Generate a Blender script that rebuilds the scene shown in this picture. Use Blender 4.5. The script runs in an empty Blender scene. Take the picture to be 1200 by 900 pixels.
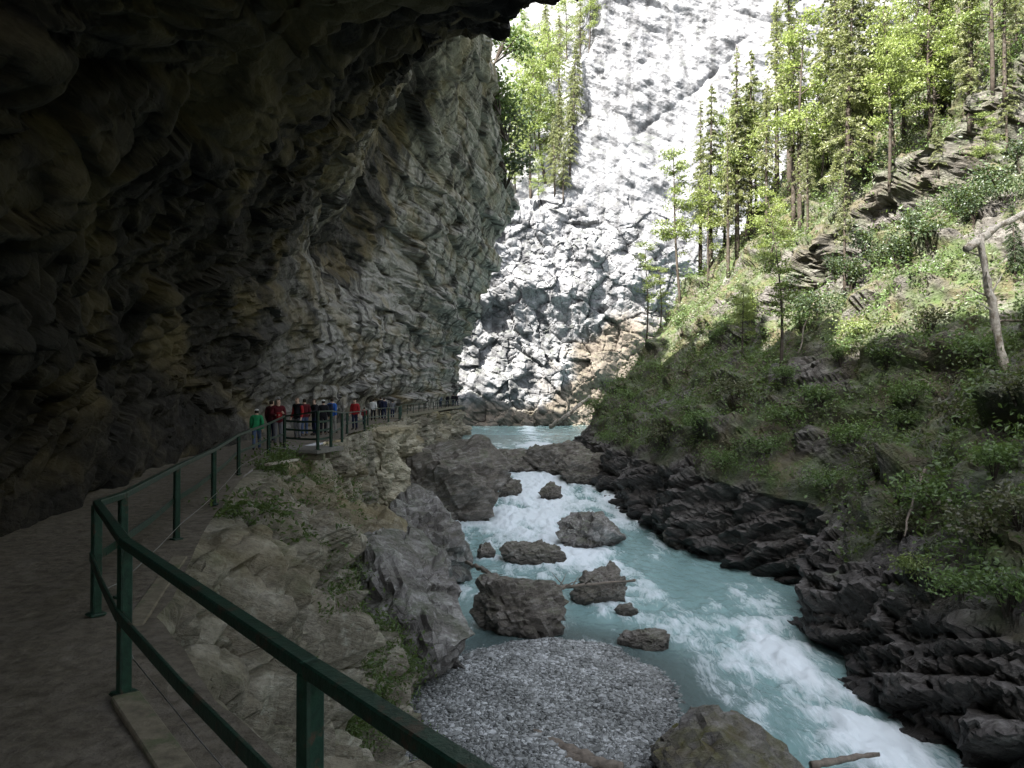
import bpy, bmesh, math, random
import numpy as np
from mathutils import Vector, Matrix
from mathutils.bvhtree import BVHTree

R = math.radians
random.seed(7)
rng = np.random.default_rng(11)
sc = bpy.context.scene
col = sc.collection

# ------------------------------------------------------------------ camera, sky, sun, exposure
F = 900.0                                   # focal length in photo pixels (1200 wide)
CAM = Vector((0.0, 0.0, 1.8))
PITCH = math.atan(15 / 900)
cam = bpy.data.cameras.new('camera')
cam.sensor_width = 36.0
cam.lens = 36.0 * F / 1200
cam.clip_start = 0.05
cam.clip_end = 3000
cam_o = bpy.data.objects.new('camera', cam)
cam_o.location = CAM
cam_o.rotation_euler = (R(90) + PITCH, 0, 0)
col.objects.link(cam_o)
sc.camera = cam_o

SUN = Vector((-0.46, -0.44, 0.77)).normalized()      # direction towards the sun
SUN_EL = math.asin(SUN.z)
world = bpy.data.worlds.new('World')
sc.world = world
world.use_nodes = True
wn = world.node_tree
sky = wn.nodes.new('ShaderNodeTexSky')
sky.sky_type = 'NISHITA'
sky.sun_disc = False
sky.sun_elevation = SUN_EL
sky.sun_rotation = math.atan2(SUN.x, SUN.y)
sky.dust_density = 2.5
desat_ = wn.nodes.new('ShaderNodeHueSaturation')          # desaturated for neutral shade: a paler, less blue sky
desat_.inputs['Saturation'].default_value = 0.42
wn.links.new(sky.outputs[0], desat_.inputs['Color'])
wn.links.new(desat_.outputs[0], wn.nodes['Background'].inputs[0])
wn.nodes['Background'].inputs[1].default_value = 0.15
sun = bpy.data.lights.new('sun', 'SUN')
sun.energy = 5.0
sun.angle = R(0.5)
sun.color = (1.0, 0.955, 0.88)
sun_o = bpy.data.objects.new('sun', sun)
sun_o.rotation_euler = SUN.to_track_quat('Z', 'Y').to_euler()
sun_o.location = SUN * 200
col.objects.link(sun_o)

sc.view_settings.view_transform = 'Standard'
sc.view_settings.look = 'None'
sc.view_settings.gamma = 1.0
sc.view_settings.exposure = 2.45
sc.cycles.use_denoising = True
sc.cycles.max_bounces = 8
sc.cycles.diffuse_bounces = 5
sc.cycles.glossy_bounces = 3
sc.cycles.transmission_bounces = 4
sc.cycles.transparent_max_bounces = 4
sc.cycles.sample_clamp_indirect = 8.0
sc.cycles.caustics_reflective = False
sc.cycles.caustics_refractive = False

# ------------------------------------------------------------------ numpy noise
def _h(ix, iy, iz, seed):
    h = (ix.astype(np.int64) * 374761393 + iy.astype(np.int64) * 668265263 +
         iz.astype(np.int64) * 2147483647 + seed * 1274126177) & 0xFFFFFFFF
    h = ((h ^ (h >> 13)) * 1274126177) & 0xFFFFFFFF
    h = ((h ^ (h >> 16)) * 2246822519) & 0xFFFFFFFF
    return ((h ^ (h >> 15)) & 0xFFFFFF) / float(0xFFFFFF)

def vnoise(P, seed=0):
    Pf = np.floor(P)
    f = P - Pf
    i = Pf.astype(np.int64)
    u = f * f * f * (f * (f * 6 - 15) + 10)
    r = 0
    for dx in (0, 1):
        wx = u[..., 0] if dx else 1 - u[..., 0]
        for dy in (0, 1):
            wy = u[..., 1] if dy else 1 - u[..., 1]
            for dz in (0, 1):
                wz = u[..., 2] if dz else 1 - u[..., 2]
                r = r + wx * wy * wz * _h(i[..., 0] + dx, i[..., 1] + dy, i[..., 2] + dz, seed)
    return r * 2 - 1

def fbm(P, octv=4, seed=0, gain=0.5):
    a, s, n = 1.0, 0.0, 0.0
    Q = np.array(P, dtype=float)
    for k in range(octv):
        s = s + a * vnoise(Q, seed + k * 17)
        n += a
        a *= gain
        Q = Q * 2.03 + 5.3
    return s / n

def worley(P, seed=0):
    i = np.floor(P).astype(np.int64)
    shp = P.shape[:-1]
    f1 = np.full(shp, 9.0); f2 = np.full(shp, 9.0); idv = np.zeros(shp)
    grad = np.zeros(P.shape)
    for dx in (-1, 0, 1):
        for dy in (-1, 0, 1):
            for dz in (-1, 0, 1):
                cx, cy, cz = i[..., 0] + dx, i[..., 1] + dy, i[..., 2] + dz
                px = cx + _h(cx, cy, cz, seed)
                py = cy + _h(cx, cy, cz, seed + 1)
                pz = cz + _h(cx, cy, cz, seed + 2)
                d = (px - P[..., 0]) ** 2 + (py - P[..., 1]) ** 2 + (pz - P[..., 2]) ** 2
                idr = _h(cx, cy, cz, seed + 3)
                near = d < f1
                f2 = np.where(near, f1, np.minimum(f2, d))
                f1 = np.where(near, d, f1)
                idv = np.where(near, idr, idv)
                grad = np.where(near[..., None], np.stack([px, py, pz], -1), grad)
    return np.sqrt(f1), np.sqrt(f2), idv, grad

def sstep(a, b, x):
    t = np.clip((x - a) / (b - a), 0, 1)
    return t * t * (3 - 2 * t)

def bed_frame(nb):
    n = np.array(nb, float); n /= np.linalg.norm(n)
    a = np.cross(n, [0.3, 1, 0.1]); a /= np.linalg.norm(a)
    b = np.cross(n, a)
    return np.stack([a, b, n], 1)           # columns

def rock_disp(P, nb=(0.25, -0.2, 0.95), big=0.9, block=0.35, small=0.1, strata=0.15, crack=0.12,
              bsize=(2.2, 2.2, 0.8), period=0.9, lscale=7.0, seed=0):
    """displacement distance along the normal: swells, tilted blocks, bedding ledges and cracks"""
    M = bed_frame(nb)
    Q = P @ M
    warp = np.stack([fbm(P / 3.0, 2, seed + 5), fbm(P / 3.0 + 9, 2, seed + 6), fbm(P / 3.0 + 19, 2, seed + 7)], -1)
    Qw = Q + warp * np.array([0.5, 0.5, 0.25])
    d = big * fbm(P / lscale, 3, seed) + big * 0.45 * fbm(P / (lscale * 0.32), 3, seed + 31)
    if block:
        f1, f2, idv, g = worley(Qw / np.array(bsize), seed + 40)
        tilt = (Qw / np.array(bsize) - g)
        rt = np.stack([np.sin(idv * 91.7), np.cos(idv * 57.3), np.sin(idv * 33.1 + 1)], -1)
        d = d + block * ((idv - 0.5) * 1.5 + (tilt * rt).sum(-1) * 0.9)
        d = d - crack * np.exp(-(f2 - f1) / 0.06)
    if small:
        f1, f2, idv, g = worley(Qw / (np.array(bsize) * 0.33), seed + 60)
        rt = np.stack([np.sin(idv * 71.7), np.cos(idv * 47.3), np.sin(idv * 23.1 + 1)], -1)
        tilt = (Qw / (np.array(bsize) * 0.33) - g)
        d = d + small * ((idv - 0.5) * 1.3 + (tilt * rt).sum(-1) * 0.9) - small * 0.6 * np.exp(-(f2 - f1) / 0.08)
    if strata:
        s = Q[..., 2] / period + 0.7 * fbm(P / 6.0, 2, seed + 80)
        fr = s - np.floor(s)
        amp = 0.5 + 0.5 * fbm(P / 4.0, 2, seed + 90)
        lay = _h(np.floor(s), np.zeros_like(s), np.zeros_like(s), seed + 95) - 0.5
        d = d + strata * (fr * 0.8 - 0.4 + lay) * (0.4 + amp)
    d = d + 0.05 * fbm(P * 1.7, 3, seed + 99)
    return d

def grid_normals(P, flip=False):
    du = np.gradient(P, axis=0); dv = np.gradient(P, axis=1)
    n = np.cross(du, dv)
    n /= np.maximum(np.linalg.norm(n, axis=-1, keepdims=True), 1e-9)
    return -n if flip else n

# ------------------------------------------------------------------ object helpers
def mesh_np(name, V, Fc, smooth=True, attrs=None):
    """V (n,3), Fc (m,k) k=3|4 -> mesh"""
    me = bpy.data.meshes.new(name)
    V = np.ascontiguousarray(V, dtype=np.float32); Fc = np.ascontiguousarray(Fc, dtype=np.int32)
    k = Fc.shape[1]
    me.vertices.add(len(V)); me.vertices.foreach_set('co', V.ravel())
    me.loops.add(Fc.size); me.loops.foreach_set('vertex_index', Fc.ravel())
    me.polygons.add(len(Fc))
    me.polygons.foreach_set('loop_start', np.arange(0, Fc.size, k, dtype=np.int32))
    me.update(calc_edges=True)
    me.polygons.foreach_set('use_smooth', np.full(len(Fc), smooth, dtype=bool))
    for an, av in (attrs or {}).items():
        if av.ndim == 1:
            a = me.attributes.new(an, 'FLOAT', 'POINT'); a.data.foreach_set('value', av.astype(np.float32))
        else:
            a = me.attributes.new(an, 'FLOAT_VECTOR', 'POINT'); a.data.foreach_set('vector', av.astype(np.float32).ravel())
    me.validate()
    return me

def grid_faces(nu, nv, flip=False):
    i = np.arange(nu - 1)[:, None]; j = np.arange(nv - 1)[None, :]
    a = i * nv + j
    q = np.stack([a, a + nv, a + nv + 1, a + 1], -1).reshape(-1, 4)
    return q[:, ::-1] if flip else q

def link(name, me, mat=None, parent=None):
    o = bpy.data.objects.new(name, me)
    col.objects.link(o)
    if mat is not None and len(me.materials) == 0:
        me.materials.append(mat)
    if parent is not None:
        o.parent = parent
    return o

def tag(o, label=None, cat=None, group=None, kind=None):
    if label: o['label'] = label
    if cat: o['category'] = cat
    if group: o['group'] = group
    if kind: o['kind'] = kind
    return o

def empty(name, loc, rz=0.0, scale=1.0):
    o = bpy.data.objects.new(name, None)
    o.location = loc; o.rotation_euler = (0, 0, rz); o.scale = (scale,) * 3
    o.empty_display_size = 0.2
    col.objects.link(o)
    return o

class MB:
    """collects tubes, boxes and leaf quads into ONE mesh"""
    def __init__(self): self.V = []; self.Q = []; self.n = 0
    def add(self, V, Q):
        V = np.asarray(V, float); Q = np.asarray(Q, int)
        self.V.append(V); self.Q.append(Q + self.n); self.n += len(V)
    def tube(self, pts, rad, seg=8, cap=True):
        pts = np.asarray(pts, float); n = len(pts)
        rad = np.broadcast_to(np.asarray(rad, float), (n,))
        T = np.gradient(pts, axis=0); T /= np.maximum(np.linalg.norm(T, axis=1, keepdims=True), 1e-9)
        up = np.array([0, 0, 1.0]) if abs(T[0, 2]) < 0.9 else np.array([1.0, 0, 0])
        rings = []
        for k in range(n):
            a = np.cross(T[k], up); a /= max(np.linalg.norm(a), 1e-9)
            b = np.cross(a, T[k]); up = b
            th = np.arange(seg) * 2 * np.pi / seg
            rings.append(pts[k] + rad[k] * (np.cos(th)[:, None] * a + np.sin(th)[:, None] * b))
        V = np.concatenate(rings)
        i = np.arange(n - 1)[:, None]; j = np.arange(seg)[None, :]
        a0 = i * seg + j; b0 = i * seg + (j + 1) % seg
        Q = np.stack([a0, b0, b0 + seg, a0 + seg], -1).reshape(-1, 4)
        if cap:
            c0 = len(V); V = np.concatenate([V, pts[:1], pts[-1:]])
            jj = np.arange(seg)
            Q = np.concatenate([Q, np.stack([(jj + 1) % seg, jj, np.full(seg, c0), np.full(seg, c0)], -1),
                                np.stack([(n - 1) * seg + jj, (n - 1) * seg + (jj + 1) % seg, np.full(seg, c0 + 1), np.full(seg, c0 + 1)], -1)])
        self.add(V, Q)
    def bar(self, p0, p1, w, h, up=(0, 0, 1), bev=0.0):
        """rectangular bar from p0 to p1, width w sideways, height h along up, chamfered edges"""
        p0 = np.array(p0, float); p1 = np.array(p1, float)
        t = p1 - p0; L = np.linalg.norm(t); t /= L
        up = np.array(up, float)
        s = np.cross(t, up); s /= np.linalg.norm(s); u = np.cross(s, t)
        b = bev or min(w, h) * 0.12
        prof = [(-w/2 + b, -h/2), (w/2 - b, -h/2), (w/2, -h/2 + b), (w/2, h/2 - b), (w/2 - b, h/2), (-w/2 + b, h/2), (-w/2, h/2 - b), (-w/2, -h/2 + b)]
        rings = []
        for c, k in ((p0, 0.9), (p0 + t * b, 1), (p1 - t * b, 1), (p1, 0.9)):
            rings.append(np.array([c + s * (x * k) + u * (y * k) for x, y in prof]))
        V = np.concatenate(rings)
        Q = []
        for i in range(3):
            for j in range(8):
                a0 = i * 8 + j; b0 = i * 8 + (j + 1) % 8
                Q.append((a0, b0, b0 + 8, a0 + 8))
        for base, rev in ((0, True), (24, False)):
            for q in ((0, 1, 2, 3), (0, 3, 4, 7), (4, 5, 6, 7)):
                q = [base + x for x in q]
                Q.append(q[::-1] if rev else q)
        self.add(V, Q)
    def mesh(self, name, smooth=False, attrs=None):
        V = np.concatenate(self.V); Q = np.concatenate(self.Q)
        tri = Q[:, 2] == Q[:, 3]
        if tri.any():
            me = bpy.data.meshes.new(name)
            faces = [tuple(q[:3]) if t else tuple(q) for q, t in zip(Q.tolist(), tri.tolist())]
            me.from_pydata(V.tolist(), [], faces)
            me.polygons.foreach_set('use_smooth', np.full(len(faces), smooth, dtype=bool))
            me.update()
            return me
        return mesh_np(name, V, Q, smooth, attrs)

def leaf_quads(C, size, flat=0.0, r=rng, aspect=0.55):
    """one small kinked leaf (a quad) per centre; returns V, Q"""
    n = len(C)
    a = r.normal(size=(n, 3)); a[:, 2] *= (1 - flat)
    a /= np.linalg.norm(a, axis=1, keepdims=True)
    b = r.normal(size=(n, 3)); b[:, 2] *= (1 - flat)
    b = b - a * (a * b).sum(1, keepdims=True)
    b /= np.linalg.norm(b, axis=1, keepdims=True)
    s = np.broadcast_to(np.asarray(size, float), (n,))[:, None] * r.uniform(0.6, 1.25, (n, 1))
    nrm = np.cross(a, b)
    V = np.stack([C - a * s, C - b * s * aspect + nrm * s * 0.18, C + a * s, C + b * s * aspect + nrm * s * 0.18], 1).reshape(-1, 3)
    Q = np.arange(4 * n).reshape(n, 4)
    return V, Q

def pix(px, py, Y):
    """the point at depth Y seen at photo pixel (px, py)"""
    u = (px - 600) / F; v = (450 - py) / F
    c, s = math.cos(PITCH), math.sin(PITCH)
    d = Vector((u, c - v * s, s + v * c))
    return CAM + d * (Y / d.y)

def ray(px, py):
    u = (px - 600) / F; v = (450 - py) / F
    c, s = math.cos(PITCH), math.sin(PITCH)
    return Vector((u, c - v * s, s + v * c)).normalized()

# ------------------------------------------------------------------ materials
def new_mat(name):
    m = bpy.data.materials.new(name); m.use_nodes = True
    nt = m.node_tree
    return m, nt, nt.nodes['Principled BSDF']

def N(nt, typ, **kw):
    n = nt.nodes.new(typ)
    for k, v in kw.items():
        if k.startswith('i_'):
            n.inputs[k[2:].replace('_', ' ')].default_value = v
        else:
            setattr(n, k, v)
    return n

def ramp(nt, src, stops, interp='LINEAR'):
    r = nt.nodes.new('ShaderNodeValToRGB'); r.color_ramp.interpolation = interp
    el = r.color_ramp.elements
    while len(el) < len(stops): el.new(0.5)
    for e, (p, c) in zip(el, stops):
        e.position = p; e.color = (*c, 1) if len(c) == 3 else c
    nt.links.new(src, r.inputs[0])
    return r

def g3(v): return (v, v, v)

def mixc(nt, fac, a, b, mode='MIX'):
    m = nt.nodes.new('ShaderNodeMix'); m.data_type = 'RGBA'; m.blend_type = mode
    for sock, val in ((0, fac), (6, a), (7, b)):
        if isinstance(val, (int, float)): m.inputs[sock].default_value = val
        elif isinstance(val, tuple): m.inputs[sock].default_value = (*val, 1) if len(val) == 3 else val
        else: nt.links.new(val, m.inputs[sock])
    return m.outputs[2]

def math_n(nt, op, a, b=None, clamp=False):
    m = nt.nodes.new('ShaderNodeMath'); m.operation = op; m.use_clamp = clamp
    for k, v in ((0, a), (1, b)):
        if v is None: continue
        if isinstance(v, (int, float)): m.inputs[k].default_value = v
        else: nt.links.new(v, m.inputs[k])
    return m.outputs[0]

def rock_mat(name, c_dark, c_mid, c_light, scale=1.0, bed_rot=(0.25, -0.15, 0), moss=0.0, moss_col=(0.05, 0.085, 0.02),
             streak=0.0, ochre=0.0, bump=0.6, rough=0.85, veg_attr=None, wet=False, tint_attr=None, tint_col=(0.16, 0.10, 0.06), veins=0.3, lit_pale_attr=None, bdist=0.35, joints=0.9):
    m, nt, p = new_mat(name)
    L = nt.links
    geo = N(nt, 'ShaderNodeNewGeometry')
    mp = N(nt, 'ShaderNodeMapping'); mp.inputs['Rotation'].default_value = bed_rot
    L.new(geo.outputs['Position'], mp.inputs['Vector'])
    st = N(nt, 'ShaderNodeMapping'); st.inputs['Scale'].default_value = (0.35, 0.35, 1.6)
    L.new(mp.outputs[0], st.inputs['Vector'])
    n1 = N(nt, 'ShaderNodeTexNoise', i_Scale=0.55 * scale, i_Detail=8.0, i_Roughness=0.62); L.new(mp.outputs[0], n1.inputs['Vector'])
    n2 = N(nt, 'ShaderNodeTexNoise', i_Scale=1.7 * scale, i_Detail=10.0, i_Roughness=0.72, i_Distortion=0.2); L.new(st.outputs[0], n2.inputs['Vector'])
    n3 = N(nt, 'ShaderNodeTexNoise', i_Scale=9.0 * scale, i_Detail=6.0, i_Roughness=0.7); L.new(mp.outputs[0], n3.inputs['Vector'])
    base = ramp(nt, n2.outputs[0], [(0.32, c_dark), (0.5, c_mid), (0.68, c_light)]).outputs[0]
    base = mixc(nt, ramp(nt, n1.outputs[0], [(0.38, g3(0.0)), (0.66, g3(0.65))]).outputs[0], base, c_mid)
    spk = ramp(nt, n3.outputs[0], [(0.33, g3(0.55)), (0.52, g3(1.0)), (0.72, g3(1.3))]).outputs[0]
    base = mixc(nt, 0.75, base, spk, 'MULTIPLY')
    if lit_pale_attr:
        pa = N(nt, 'ShaderNodeAttribute', attribute_name=lit_pale_attr)
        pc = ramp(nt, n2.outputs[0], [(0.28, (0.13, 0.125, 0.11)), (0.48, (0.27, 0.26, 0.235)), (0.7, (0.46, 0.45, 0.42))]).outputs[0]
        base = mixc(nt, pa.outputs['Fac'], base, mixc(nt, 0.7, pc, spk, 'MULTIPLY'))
    # joints
    vo = N(nt, 'ShaderNodeTexVoronoi', feature='DISTANCE_TO_EDGE', i_Scale=1.1 * scale)
    wv = N(nt, 'ShaderNodeMapping'); wv.inputs['Scale'].default_value = (0.8, 0.8, 2.2)
    dn = N(nt, 'ShaderNodeTexNoise', i_Scale=1.5 * scale, i_Detail=4.0)
    L.new(mp.outputs[0], dn.inputs['Vector'])
    dv = nt.nodes.new('ShaderNodeVectorMath'); dv.operation = 'MULTIPLY_ADD'
    L.new(dn.outputs['Color'], dv.inputs[0]); dv.inputs[1].default_value = (0.7, 0.7, 0.7); L.new(mp.outputs[0], dv.inputs[2])
    L.new(dv.outputs[0], wv.inputs['Vector']); L.new(wv.outputs[0], vo.inputs['Vector'])
    jm = ramp(nt, vo.outputs['Distance'], [(0.0, g3(1.0)), (0.035, g3(0.0))]).outputs[0]
    base = mixc(nt, math_n(nt, 'MULTIPLY', jm, math_n(nt, 'MULTIPLY', n1.outputs[0], joints)), base, tuple(c * 0.35 for c in c_dark))
    if veins:
        vv = N(nt, 'ShaderNodeTexNoise', i_Scale=2.2 * scale, i_Detail=8.0, i_Roughness=0.7, i_Distortion=0.4); L.new(mp.outputs[0], vv.inputs['Vector'])
        vm = ramp(nt, vv.outputs[0], [(0.57, g3(0.0)), (0.66, g3(0.8)), (0.80, g3(1.0))]).outputs[0]
        base = mixc(nt, math_n(nt, 'MULTIPLY', vm, veins), base, tuple(min(c * 1.35, 0.7) for c in c_light))
    if streak:
        sm = N(nt, 'ShaderNodeMapping'); sm.inputs['Scale'].default_value = (0.55, 0.55, 0.05)
        L.new(geo.outputs['Position'], sm.inputs['Vector'])
        sn = N(nt, 'ShaderNodeTexNoise', i_Scale=1.0, i_Detail=5.0, i_Roughness=0.6); L.new(sm.outputs[0], sn.inputs['Vector'])
        sr = ramp(nt, sn.outputs[0], [(0.47, g3(0.0)), (0.6, g3(1.0))]).outputs[0]
        base = mixc(nt, math_n(nt, 'MULTIPLY', sr, streak), base, tuple(c * 0.3 for c in c_dark))
    if ochre:
        on = N(nt, 'ShaderNodeTexNoise', i_Scale=0.33, i_Detail=5.0, i_Roughness=0.55); L.new(st.outputs[0], on.inputs['Vector'])
        orr = ramp(nt, on.outputs[0], [(0.50, g3(0.0)), (0.64, g3(1.0))]).outputs[0]
        base = mixc(nt, math_n(nt, 'MULTIPLY', orr, ochre), base, mixc(nt, n3.outputs[0], (0.16, 0.12, 0.05), (0.36, 0.29, 0.15)))
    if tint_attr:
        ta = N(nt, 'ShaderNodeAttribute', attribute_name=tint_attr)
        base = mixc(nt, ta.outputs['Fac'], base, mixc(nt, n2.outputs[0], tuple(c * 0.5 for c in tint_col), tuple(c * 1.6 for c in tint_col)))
    rough_s = None
    if moss or veg_attr:
        sep = N(nt, 'ShaderNodeSeparateXYZ'); L.new(geo.outputs['Normal'], sep.inputs[0])
        mn = N(nt, 'ShaderNodeTexNoise', i_Scale=0.8, i_Detail=7.0, i_Roughness=0.65); L.new(geo.outputs['Position'], mn.inputs['Vector'])
        up = ramp(nt, sep.outputs[2], [(0.15, g3(0.0)), (0.75, g3(1.0))]).outputs[0]
        nm = ramp(nt, mn.outputs[0], [(0.36, g3(0.0)), (0.62, g3(1.0))]).outputs[0]
        mk = math_n(nt, 'MULTIPLY', up, nm)
        if moss: mk = math_n(nt, 'MULTIPLY', mk, moss)
        if veg_attr:
            va = N(nt, 'ShaderNodeAttribute', attribute_name=veg_attr)
            mk = math_n(nt, 'MULTIPLY', va.outputs['Fac'], math_n(nt, 'ADD', math_n(nt, 'MULTIPLY', nm, 0.75), 0.22), clamp=True)
        mc = mixc(nt, n3.outputs[0], tuple(c * 0.55 for c in moss_col), tuple(c * 1.7 for c in moss_col))
        mc = mixc(nt, ramp(nt, n1.outputs[0], [(0.42, g3(0.0)), (0.6, g3(0.8))]).outputs[0], mc, (0.085, 0.065, 0.035))
        base = mixc(nt, mk, base, mc)
    if wet:
        wa = N(nt, 'ShaderNodeAttribute', attribute_name='wet')
        base = mixc(nt, math_n(nt, 'MULTIPLY', wa.outputs['Fac'], 0.6), base, tuple(c * 0.25 for c in c_dark))
        rg = N(nt, 'ShaderNodeMapRange'); rg.inputs['To Min'].default_value = rough; rg.inputs['To Max'].default_value = 0.35
        L.new(wa.outputs['Fac'], rg.inputs[0]); L.new(rg.outputs[0], p.inputs['Roughness'])
    else:
        p.inputs['Roughness'].default_value = rough
    L.new(base, p.inputs['Base Color'])
    p.inputs['Specular IOR Level'].default_value = 0.25
    hb = math_n(nt, 'ADD', math_n(nt, 'MULTIPLY', n2.outputs[0], 0.5), math_n(nt, 'MULTIPLY', n3.outputs[0], 0.16))
    hb = math_n(nt, 'SUBTRACT', hb, math_n(nt, 'MULTIPLY', jm, 0.10 * joints))
    bp = N(nt, 'ShaderNodeBump', i_Strength=bump, i_Distance=bdist)
    L.new(hb, bp.inputs['Height']); L.new(bp.outputs[0], p.inputs['Normal'])
    return m

def simple_mat(name, c, rough=0.6, var=0.25, scale=12.0, bump=0.1, metallic=0.0, spec=0.4, c2=None, pat=0.0):
    m, nt, p = new_mat(name)
    tc = N(nt, 'ShaderNodeTexCoord')
    n = N(nt, 'ShaderNodeTexNoise', i_Scale=scale, i_Detail=6.0, i_Roughness=0.65)
    nt.links.new(tc.outputs['Object'], n.inputs['Vector'])
    lo = tuple(x * (1 - var) for x in c); hi = tuple(min(1, x * (1 + var)) for x in c)
    b = ramp(nt, n.outputs[0], [(0.3, lo), (0.7, hi)]).outputs[0]
    if c2:
        n2 = N(nt, 'ShaderNodeTexNoise', i_Scale=scale * 0.35, i_Detail=7.0, i_Roughness=0.7)
        nt.links.new(tc.outputs['Object'], n2.inputs['Vector'])
        b = mixc(nt, ramp(nt, n2.outputs[0], [(0.52 - pat * 0.1, g3(0)), (0.62, g3(1))]).outputs[0], b, c2)
    nt.links.new(b, p.inputs['Base Color'])
    p.inputs['Roughness'].default_value = rough; p.inputs['Metallic'].default_value = metallic
    p.inputs['Specular IOR Level'].default_value = spec
    if bump:
        bp = N(nt, 'ShaderNodeBump', i_Strength=bump, i_Distance=0.05)
        nt.links.new(n.outputs[0], bp.inputs['Height']); nt.links.new(bp.outputs[0], p.inputs['Normal'])
    return m

def leaf_mat(name, c1, c2, trans=0.45, scale=1.2, hue=None):
    m = bpy.data.materials.new(name); m.use_nodes = True
    nt = m.node_tree; nt.nodes.remove(nt.nodes['Principled BSDF'])
    out = nt.nodes['Material Output']
    geo = N(nt, 'ShaderNodeNewGeometry'); oi = N(nt, 'ShaderNodeObjectInfo')
    n = N(nt, 'ShaderNodeTexNoise', i_Scale=scale, i_Detail=3.0); nt.links.new(geo.outputs['Position'], n.inputs['Vector'])
    f = math_n(nt, 'ADD', math_n(nt, 'MULTIPLY', geo.outputs['Random Per Island'], 0.55), math_n(nt, 'MULTIPLY', n.outputs[0], 0.6))
    f = math_n(nt, 'ADD', f, math_n(nt, 'MULTIPLY', math_n(nt, 'SUBTRACT', oi.outputs['Random'], 0.5), 0.3), clamp=True)
    if hue:
        ha = N(nt, 'ShaderNodeAttribute', attribute_name=hue)
        f = math_n(nt, 'ADD', math_n(nt, 'MULTIPLY', ha.outputs['Fac'], 0.8), math_n(nt, 'MULTIPLY', geo.outputs['Random Per Island'], 0.25), clamp=True)
    c = ramp(nt, f, [(0.15, c1), (0.9, c2)]).outputs[0]
    d = N(nt, 'ShaderNodeBsdfDiffuse'); t = N(nt, 'ShaderNodeBsdfTranslucent'); g = N(nt, 'ShaderNodeBsdfGlossy', i_Roughness=0.45)
    nt.links.new(c, d.inputs[0])
    tcol = mixc(nt, 0.4, c, (0.25, 0.33, 0.06)); nt.links.new(tcol, t.inputs[0])
    mx = N(nt, 'ShaderNodeMixShader', i_Fac=trans)
    nt.links.new(d.outputs[0], mx.inputs[1]); nt.links.new(t.outputs[0], mx.inputs[2])
    m2 = N(nt, 'ShaderNodeMixShader', i_Fac=0.04)
    nt.links.new(mx.outputs[0], m2.inputs[1]); nt.links.new(g.outputs[0], m2.inputs[2])
    nt.links.new(m2.outputs[0], out.inputs[0])
    return m

M = {}
M['cave'] = rock_mat('cave_rock', (0.008, 0.007, 0.0055), (0.016, 0.0138, 0.011), (0.08, 0.07, 0.055), 1.0, (0.2, -0.28, 0), streak=0.85, ochre=0.4, bump=0.9, veins=0.6, lit_pale_attr='pale', joints=0.35)  # dark near colour and pale ramp carry the roof-to-daylight falloff in albedo
M['ledge'] = rock_mat('ledge_rock', (0.06, 0.05, 0.034), (0.29, 0.258, 0.195), (0.56, 0.52, 0.43), 1.3, (0.15, -0.3, 0.2), moss=0.4, streak=0.3, ochre=0.55, bump=0.9, joints=0.3, veins=0.5, veg_attr=None, wet=True)
M['bank'] = rock_mat('bank_rock', (0.028, 0.025, 0.022), (0.075, 0.068, 0.062), (0.20, 0.19, 0.175), 1.1, (0.1, 0.35, 0.2), bump=0.9, veins=0.2, veg_attr='veg', moss_col=(0.045, 0.07, 0.018), wet=True, rough=0.7)
M['far'] = rock_mat('far_limestone', (0.07, 0.071, 0.076), (0.175, 0.177, 0.186), (0.30, 0.302, 0.312), 0.3, (0.3, 0.5, 0), bump=0.4, veins=0.2, streak=0.6, joints=0.3, tint_attr='brown_shade', tint_col=(0.10, 0.083, 0.066), moss=0.2, bdist=1.2)
M['boulder'] = rock_mat('boulder_rock', (0.05, 0.043, 0.036), (0.16, 0.142, 0.12), (0.40, 0.375, 0.34), 2.0, (0.3, 0.2, 0.4), bump=0.8, veins=0.25, moss=0.35, wet=True)
M['pale_boulder'] = rock_mat('pale_boulder_rock', (0.06, 0.053, 0.046), (0.21, 0.195, 0.18), (0.48, 0.465, 0.44), 1.2, (1.1, 0.5, 0.4), bump=0.9, veins=0.6, moss=0.45, wet=True)
M['mossy_boulder'] = rock_mat('mossy_boulder_rock', (0.07, 0.065, 0.06), (0.17, 0.16, 0.145), (0.33, 0.31, 0.29), 2.2, (0.3, 0.2, 0.4), bump=0.8, veins=0.2, moss=1.0, moss_col=(0.075, 0.075, 0.02), wet=True)
M['path'] = simple_mat('path_grit', (0.13, 0.114, 0.09), 0.95, 0.4, 9.0, 0.8, spec=0.1, c2=(0.17, 0.15, 0.125))
M['green_paint'] = simple_mat('green_painted_steel', (0.010, 0.033, 0.021), 0.5, 0.4, 25.0, 0.2, spec=0.35, c2=(0.045, 0.034, 0.022), pat=-0.5)
M['cable'] = simple_mat('steel_cable', (0.25, 0.25, 0.24), 0.4, 0.1, 40.0, 0.05, metallic=0.6)
M['wood'] = simple_mat('weathered_board', (0.17, 0.15, 0.11), 0.85, 0.35, 9.0, 0.4, c2=(0.11, 0.12, 0.07), spec=0.2)
M['deck'] = simple_mat('deck_concrete', (0.16, 0.15, 0.13), 0.9, 0.25, 6.0, 0.3, spec=0.2)
M['dead_wood'] = simple_mat('driftwood', (0.15, 0.125, 0.1), 0.85, 0.4, 6.0, 0.5, spec=0.2)
M['pale_wood'] = simple_mat('bleached_wood', (0.40, 0.36, 0.30), 0.85, 0.45, 7.0, 0.9, spec=0.2, c2=(0.16, 0.13, 0.09))
M['bark'] = simple_mat('bark', (0.05, 0.041, 0.033), 0.95, 0.4, 4.0, 0.6, spec=0.1, c2=(0.085, 0.078, 0.066))
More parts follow.
